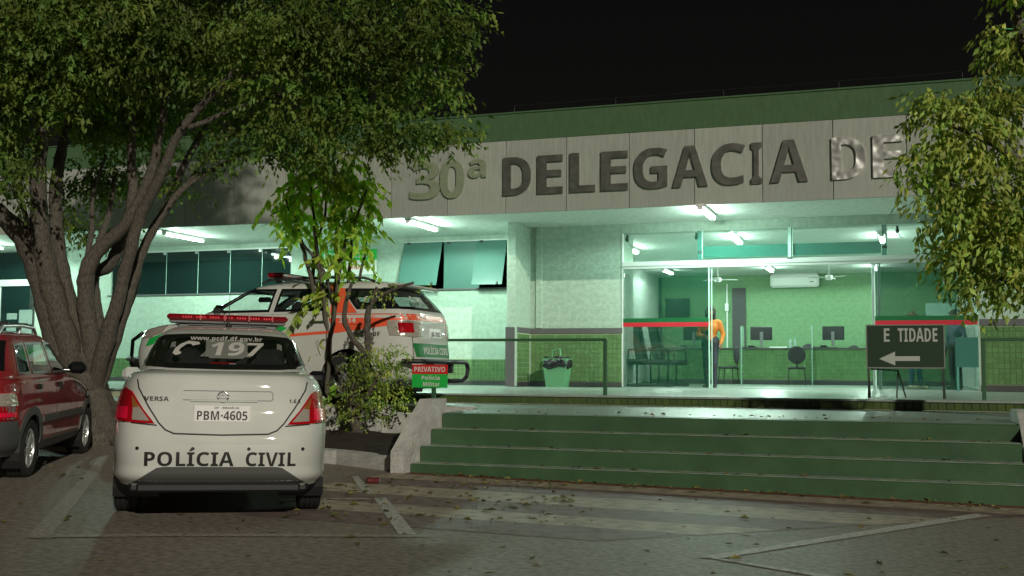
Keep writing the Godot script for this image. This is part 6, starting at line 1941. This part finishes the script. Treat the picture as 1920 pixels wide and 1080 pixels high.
# ---------------------------------------------------------------- people
class Field:
	var lo: Vector3
	var n: Vector3i
	var h: float
	var d: PackedFloat32Array
	var k: PackedByteArray  # which bone is nearest, for the colour

	func _init(a: Vector3, b: Vector3, cell: float) -> void:
		lo = a; h = cell
		n = Vector3i(ceili((b.x - a.x) / h) + 2, ceili((b.y - a.y) / h) + 2, ceili((b.z - a.z) / h) + 2)
		d.resize(n.x * n.y * n.z); d.fill(1.0)
		k.resize(d.size())

	func bone(a: Vector3, b: Vector3, ra: float, rb: float, kind: int, sm := 0.025) -> void:
		var m := maxf(ra, rb) + sm * 2.0 + h * 2.0
		var p0 := Vector3i(((a.min(b) - Vector3.ONE * m - lo) / h).floor()).clamp(Vector3i.ZERO, n - Vector3i.ONE)
		var p1 := Vector3i(((a.max(b) + Vector3.ONE * m - lo) / h).ceil()).clamp(Vector3i.ZERO, n - Vector3i.ONE)
		var ab := b - a
		var l2 := maxf(ab.length_squared(), 1e-9)
		for z in range(p0.z, p1.z + 1):
			for y in range(p0.y, p1.y + 1):
				var i := (z * n.y + y) * n.x + p0.x
				for x in range(p0.x, p1.x + 1):
					var p := lo + Vector3(x, y, z) * h
					var t := clampf((p - a).dot(ab) / l2, 0.0, 1.0)
					var v := p.distance_to(a + ab * t) - lerpf(ra, rb, t)
					var o := d[i]
					if v < o: k[i] = kind
					var e := maxf(sm - absf(v - o), 0.0) / sm
					d[i] = minf(v, o) - e * e * sm * 0.25
					i += 1

	func mesh_into(m: Mb, cols: Array) -> void:
		var id := {}
		var base := m.v.size()
		var sx := 1
		var sy := n.x
		var sz := n.x * n.y
		var off := [0, sx, sy, sx + sy, sz, sx + sz, sy + sz, sx + sy + sz]
		var edges := [[0, 1], [2, 3], [4, 5], [6, 7], [0, 2], [1, 3], [4, 6], [5, 7], [0, 4], [1, 5], [2, 6], [3, 7]]
		for z in n.z - 1:
			for y in n.y - 1:
				var i0 := z * sz + y * sy
				for x in n.x - 1:
					var i := i0 + x
					var s := 0
					for c in 8:
						if d[i + off[c]] < 0: s += 1
					if s == 0 or s == 8: continue
					var p := Vector3.ZERO
					var q := 0
					for e in edges:
						var a: float = d[i + off[e[0]]]
						var b: float = d[i + off[e[1]]]
						if (a < 0) != (b < 0):
							var t := a / (a - b)
							var va := Vector3(e[0] & 1, (e[0] >> 1) & 1, e[0] >> 2)
							var vb := Vector3(e[1] & 1, (e[1] >> 1) & 1, e[1] >> 2)
							p += va.lerp(vb, t); q += 1
					id[i] = m.v.size()
					m.col = cols[k[i]]
					m.vert(lo + (Vector3(x, y, z) + p / q) * h, Vector3.ZERO)
		for i in id:
			for ax in 3:
				var st: int = [sx, sy, sz][ax]
				var b: int = [sy, sz, sx][ax]
				var c: int = [sz, sx, sy][ax]
				var a0 := d[i] < 0
				var a1 := d[i + st] < 0
				if a0 == a1 or not id.has(i - b) or not id.has(i - c) or not id.has(i - b - c): continue
				var q := [id[i], id[i - b], id[i - b - c], id[i - c]]
				if not a0: q.reverse()
				m.face(q[0], q[1], q[2]); m.face(q[0], q[2], q[3])
				var nn := (m.v[q[1]] - m.v[q[0]]).cross(m.v[q[2]] - m.v[q[0]])
				for w in q: m.n[w] += nn
		for i in range(base, m.v.size()): m.n[i] = m.n[i].normalized()

func person(label: String, at: Vector3, turn: float, height: float, cols: Array, pose: Dictionary) -> Node3D:
	# colours: 0 top, 1 trousers, 2 skin, 3 shoes
	var t := thing("person", label, "person", at, turn)
	var s := height / 1.74
	var f := Field.new(Vector3(-0.46, -0.03, -0.28) * s, Vector3(0.46, 1.58, 0.42) * s, 0.0135)
	var V := func(x: float, y: float, z: float) -> Vector3: return Vector3(x, y, z) * s
	f.bone(V.call(-0.07, 0.98, 0), V.call(0.07, 0.98, 0), 0.125 * s, 0.125 * s, 1, 0.05)
	f.bone(V.call(0, 1.02, 0), V.call(0, 1.18, 0.01), 0.125 * s, 0.12 * s, 0, 0.05)
	f.bone(V.call(-0.06, 1.28, 0.005), V.call(0.06, 1.28, 0.005), 0.125 * s, 0.125 * s, 0, 0.06)
	f.bone(V.call(-0.145, 1.40, -0.01), V.call(0.145, 1.40, -0.01), 0.062 * s, 0.062 * s, 0, 0.06)
	f.bone(V.call(0, 1.40, -0.01), V.call(0, 1.54, 0.01), 0.060 * s, 0.052 * s, 2, 0.03)
	for q: float in [-1.0, 1.0]:
		var ft: Vector3 = pose.get("foot_l" if q < 0 else "foot_r", Vector3(q * 0.10, 0.06, 0))
		var kn: Vector3 = (Vector3(q * 0.10, 0.94, 0) + ft) * 0.5 + Vector3(0, 0.01, 0.03)
		f.bone(V.call(q * 0.10, 0.92, 0), kn * s, 0.095 * s, 0.066 * s, 1, 0.04)
		f.bone(kn * s, ft * s + Vector3(0, 0.05, 0) * s, 0.066 * s, 0.055 * s, 1, 0.03)
		f.bone((ft + Vector3(0, -0.015, -0.03)) * s, (ft + Vector3(q * 0.02, -0.03, 0.15)) * s, 0.045 * s, 0.034 * s, 3, 0.02)
		var el: Vector3 = pose.get("elbow_l" if q < 0 else "elbow_r", Vector3(q * 0.26, 1.13, -0.02))
		var wr: Vector3 = pose.get("wrist_l" if q < 0 else "wrist_r", Vector3(q * 0.28, 0.88, 0.04))
		f.bone(V.call(q * 0.19, 1.39, -0.01), el * s, 0.058 * s, 0.046 * s, 0, 0.03)
		f.bone(el * s, wr * s, 0.046 * s, 0.035 * s, 0, 0.02)
	var m := Mb.new()
	f.mesh_into(m, cols)
	# hands
	for q: float in [-1.0, 1.0]:
		var wr: Vector3 = pose.get("wrist_l" if q < 0 else "wrist_r", Vector3(q * 0.28, 0.88, 0.04)) * s
		var el: Vector3 = pose.get("elbow_l" if q < 0 else "elbow_r", Vector3(q * 0.26, 1.13, -0.02)) * s
		var dr := (wr - el).normalized()
		var sd := dr.cross(Vector3(q, 0, 0.3)).normalized()
		var pn := sd.cross(dr).normalized()
		var hf := Field.new(wr - Vector3.ONE * 0.20, wr + Vector3.ONE * 0.20, 0.007)
		hf.bone(wr - dr * 0.02, wr + dr * 0.02, 0.03, 0.028, 2, 0.02)
		for k in 4:
			var o := (k - 1.5) * 0.019
			var r0 := wr + dr * 0.03 + sd * o * 0.8
			var r1 := wr + dr * 0.088 + sd * o
			var l: float = [0.055, 0.068, 0.065, 0.05][k]
			var r2 := r1 + (dr * 0.85 + pn * 0.45 * q).normalized() * l * 0.55
			var r3 := r2 + (dr * 0.45 + pn * 0.85 * q).normalized() * l * 0.5
			hf.bone(r0, r1, 0.016, 0.012, 2, 0.012)
			hf.bone(r1, r2, 0.0095, 0.009, 2, 0.003)
			hf.bone(r2, r3, 0.009, 0.0075, 2, 0.003)
		var t0 := wr + dr * 0.03 - sd * 0.026
		var t1 := t0 + (dr * 0.6 - sd * 0.7 + pn * q * 0.3).normalized() * 0.038
		hf.bone(t0, t1, 0.013, 0.011, 2, 0.008)
		hf.bone(t1, t1 + (dr * 0.9 + pn * q * 0.4).normalized() * 0.03, 0.010, 0.008, 2, 0.003)
		hf.mesh_into(m, cols)
	# head
	var hc: Vector3 = V.call(0, 1.615, 0.025)
	var ha: float = pose.get("look", 0.0)
	var hb := Basis(Vector3.UP, ha) * Basis(Vector3.RIGHT, pose.get("nod", 0.0))
	var H := func(x: float, y: float, z: float) -> Vector3: return hc + hb * (Vector3(x, y, z) * s)
	var g := Field.new(hc - Vector3(0.16, 0.19, 0.17), hc + Vector3(0.16, 0.17, 0.19), 0.0062)
	g.bone(H.call(0, 0.035, -0.015), H.call(0, 0.03, 0.02), 0.088 * s, 0.078 * s, 2, 0.03)
	g.bone(H.call(0, -0.03, 0.03), H.call(0, -0.075, 0.05), 0.062 * s, 0.036 * s, 2, 0.04)
	g.bone(H.call(0, -0.16, -0.02), H.call(0, -0.05, -0.01), 0.052 * s, 0.055 * s, 2, 0.03)
	g.bone(H.call(0, 0.02, 0.098), H.call(0, -0.022, 0.115), 0.010 * s, 0.016 * s, 2, 0.014)
	for q: float in [-1.0, 1.0]:
		g.bone(H.call(q * 0.05, 0.028, 0.078), H.call(q * 0.02, 0.03, 0.092), 0.012 * s, 0.010 * s, 2, 0.012)
		g.bone(H.call(q * 0.088, 0.01, -0.005), H.call(q * 0.092, -0.025, 0.0), 0.016 * s, 0.010 * s, 2, 0.008)
		g.bone(H.call(q * 0.045, -0.02, 0.075), H.call(q * 0.03, -0.03, 0.08), 0.022 * s, 0.02 * s, 2, 0.02)
	g.bone(H.call(-0.022, -0.053, 0.088), H.call(0.022, -0.053, 0.088), 0.009 * s, 0.009 * s, 4, 0.008)
	g.mesh_into(m, cols)
	var mt := mat(Color(1, 1, 1), 0.7, 0, {"vc": true})
	obj("body", m, mt, t)
	var ey := Mb.new()
	for q: float in [-1.0, 1.0]: ey.ball(H.call(q * 0.033, 0.008, 0.090), Vector3.ONE * 0.009 * s, 8)
	obj("eyes", ey, M.eye, t)
	# hair or cap
	var hf2 := Field.new(hc - Vector3(0.19, 0.34, 0.20), hc + Vector3(0.19, 0.20, 0.19), 0.009)
	hf2.bone(H.call(0, 0.06, -0.03), H.call(0, 0.055, 0.015), 0.094 * s, 0.084 * s, 0, 0.03)
	if pose.get("long_hair", false):
		for q: float in [-1.0, 1.0]:
			hf2.bone(H.call(q * 0.075, 0.03, -0.03), H.call(q * 0.085, -0.17, -0.02), 0.045 * s, 0.03 * s, 0, 0.03)
		hf2.bone(H.call(0, 0.0, -0.07), H.call(0, -0.20, -0.06), 0.06 * s, 0.045 * s, 0, 0.04)
	if pose.get("bun", false): hf2.bone(H.call(0, 0.03, -0.12), H.call(0, -0.06, -0.15), 0.04 * s, 0.025 * s, 0, 0.03)
	if pose.get("cap", false): hf2.bone(H.call(-0.03, 0.062, 0.10), H.call(0.03, 0.055, 0.15), 0.02 * s, 0.015 * s, 0, 0.03)
	var hm := Mb.new()
	hf2.mesh_into(hm, [Color(1, 1, 1)])
	obj("cap" if pose.get("cap", false) else "hair", hm, pose.hair, t)
	return t

func people() -> void:
	var skin := Color(0.20, 0.105, 0.065)
	var lip := Color(0.17, 0.06, 0.05)
	var a := person("person in an orange shirt and dark trousers standing in the open doorway", B(0.42, 0.82, 0.25), -TH - 0.1, 1.74, [Color(0.46, 0.14, 0.012), Color(0.022, 0.024, 0.036), skin, Color(0.02, 0.018, 0.018), lip],
		{"hair": M.hair, "long_hair": true, "look": 0.1, "elbow_l": Vector3(-0.27, 1.14, 0.0), "wrist_l": Vector3(-0.08, 1.10, 0.24), "elbow_r": Vector3(0.27, 1.14, -0.03), "wrist_r": Vector3(0.25, 0.94, 0.10), "foot_l": Vector3(-0.09, 0.06, -0.02), "foot_r": Vector3(0.10, 0.06, 0.06)})
	var ph := thing("mobile_phone", "black phone held at the chest by the person in orange", "phone", a.position + a.basis * Vector3(-0.005, 1.17, 0.275), a.rotation.y)
	var pm := Mb.new()
	pm.bbox(Vector3.ZERO, Vector3(0.075, 0.15, 0.014), 0.005, Transform3D(Basis(Vector3.RIGHT, -0.6), Vector3.ZERO))
	obj("phone_body", pm, M.blackg, ph)
	person("person with brown tied hair and jeans behind the right glass pane", B(4.50, 0.82, -1.9), -TH + 1.2, 1.68, [Color(0.10, 0.16, 0.13), Color(0.03, 0.05, 0.11), Color(0.26, 0.15, 0.10), Color(0.42, 0.36, 0.25), lip],
		{"hair": M.hairbrown, "bun": true, "look": 0.3, "nod": 0.35, "foot_r": Vector3(0.09, 0.06, 0.14)})
	person("person in a dark cap and blue grey shirt by the right lobby wall", B(5.38, 0.82, -1.5), -TH - 0.9, 1.70, [Color(0.07, 0.085, 0.13), Color(0.03, 0.03, 0.035), skin, Color(0.02, 0.02, 0.02), lip], {"hair": M.hair, "cap": true, "look": -0.3})

func _ready() -> void:
	rng.seed = 7
	materials()
	stage()
	setting()
	station()
	lamps()
	sedan()
	suv()
	wagon()
	props()
	lobby()
	people()
	plants()
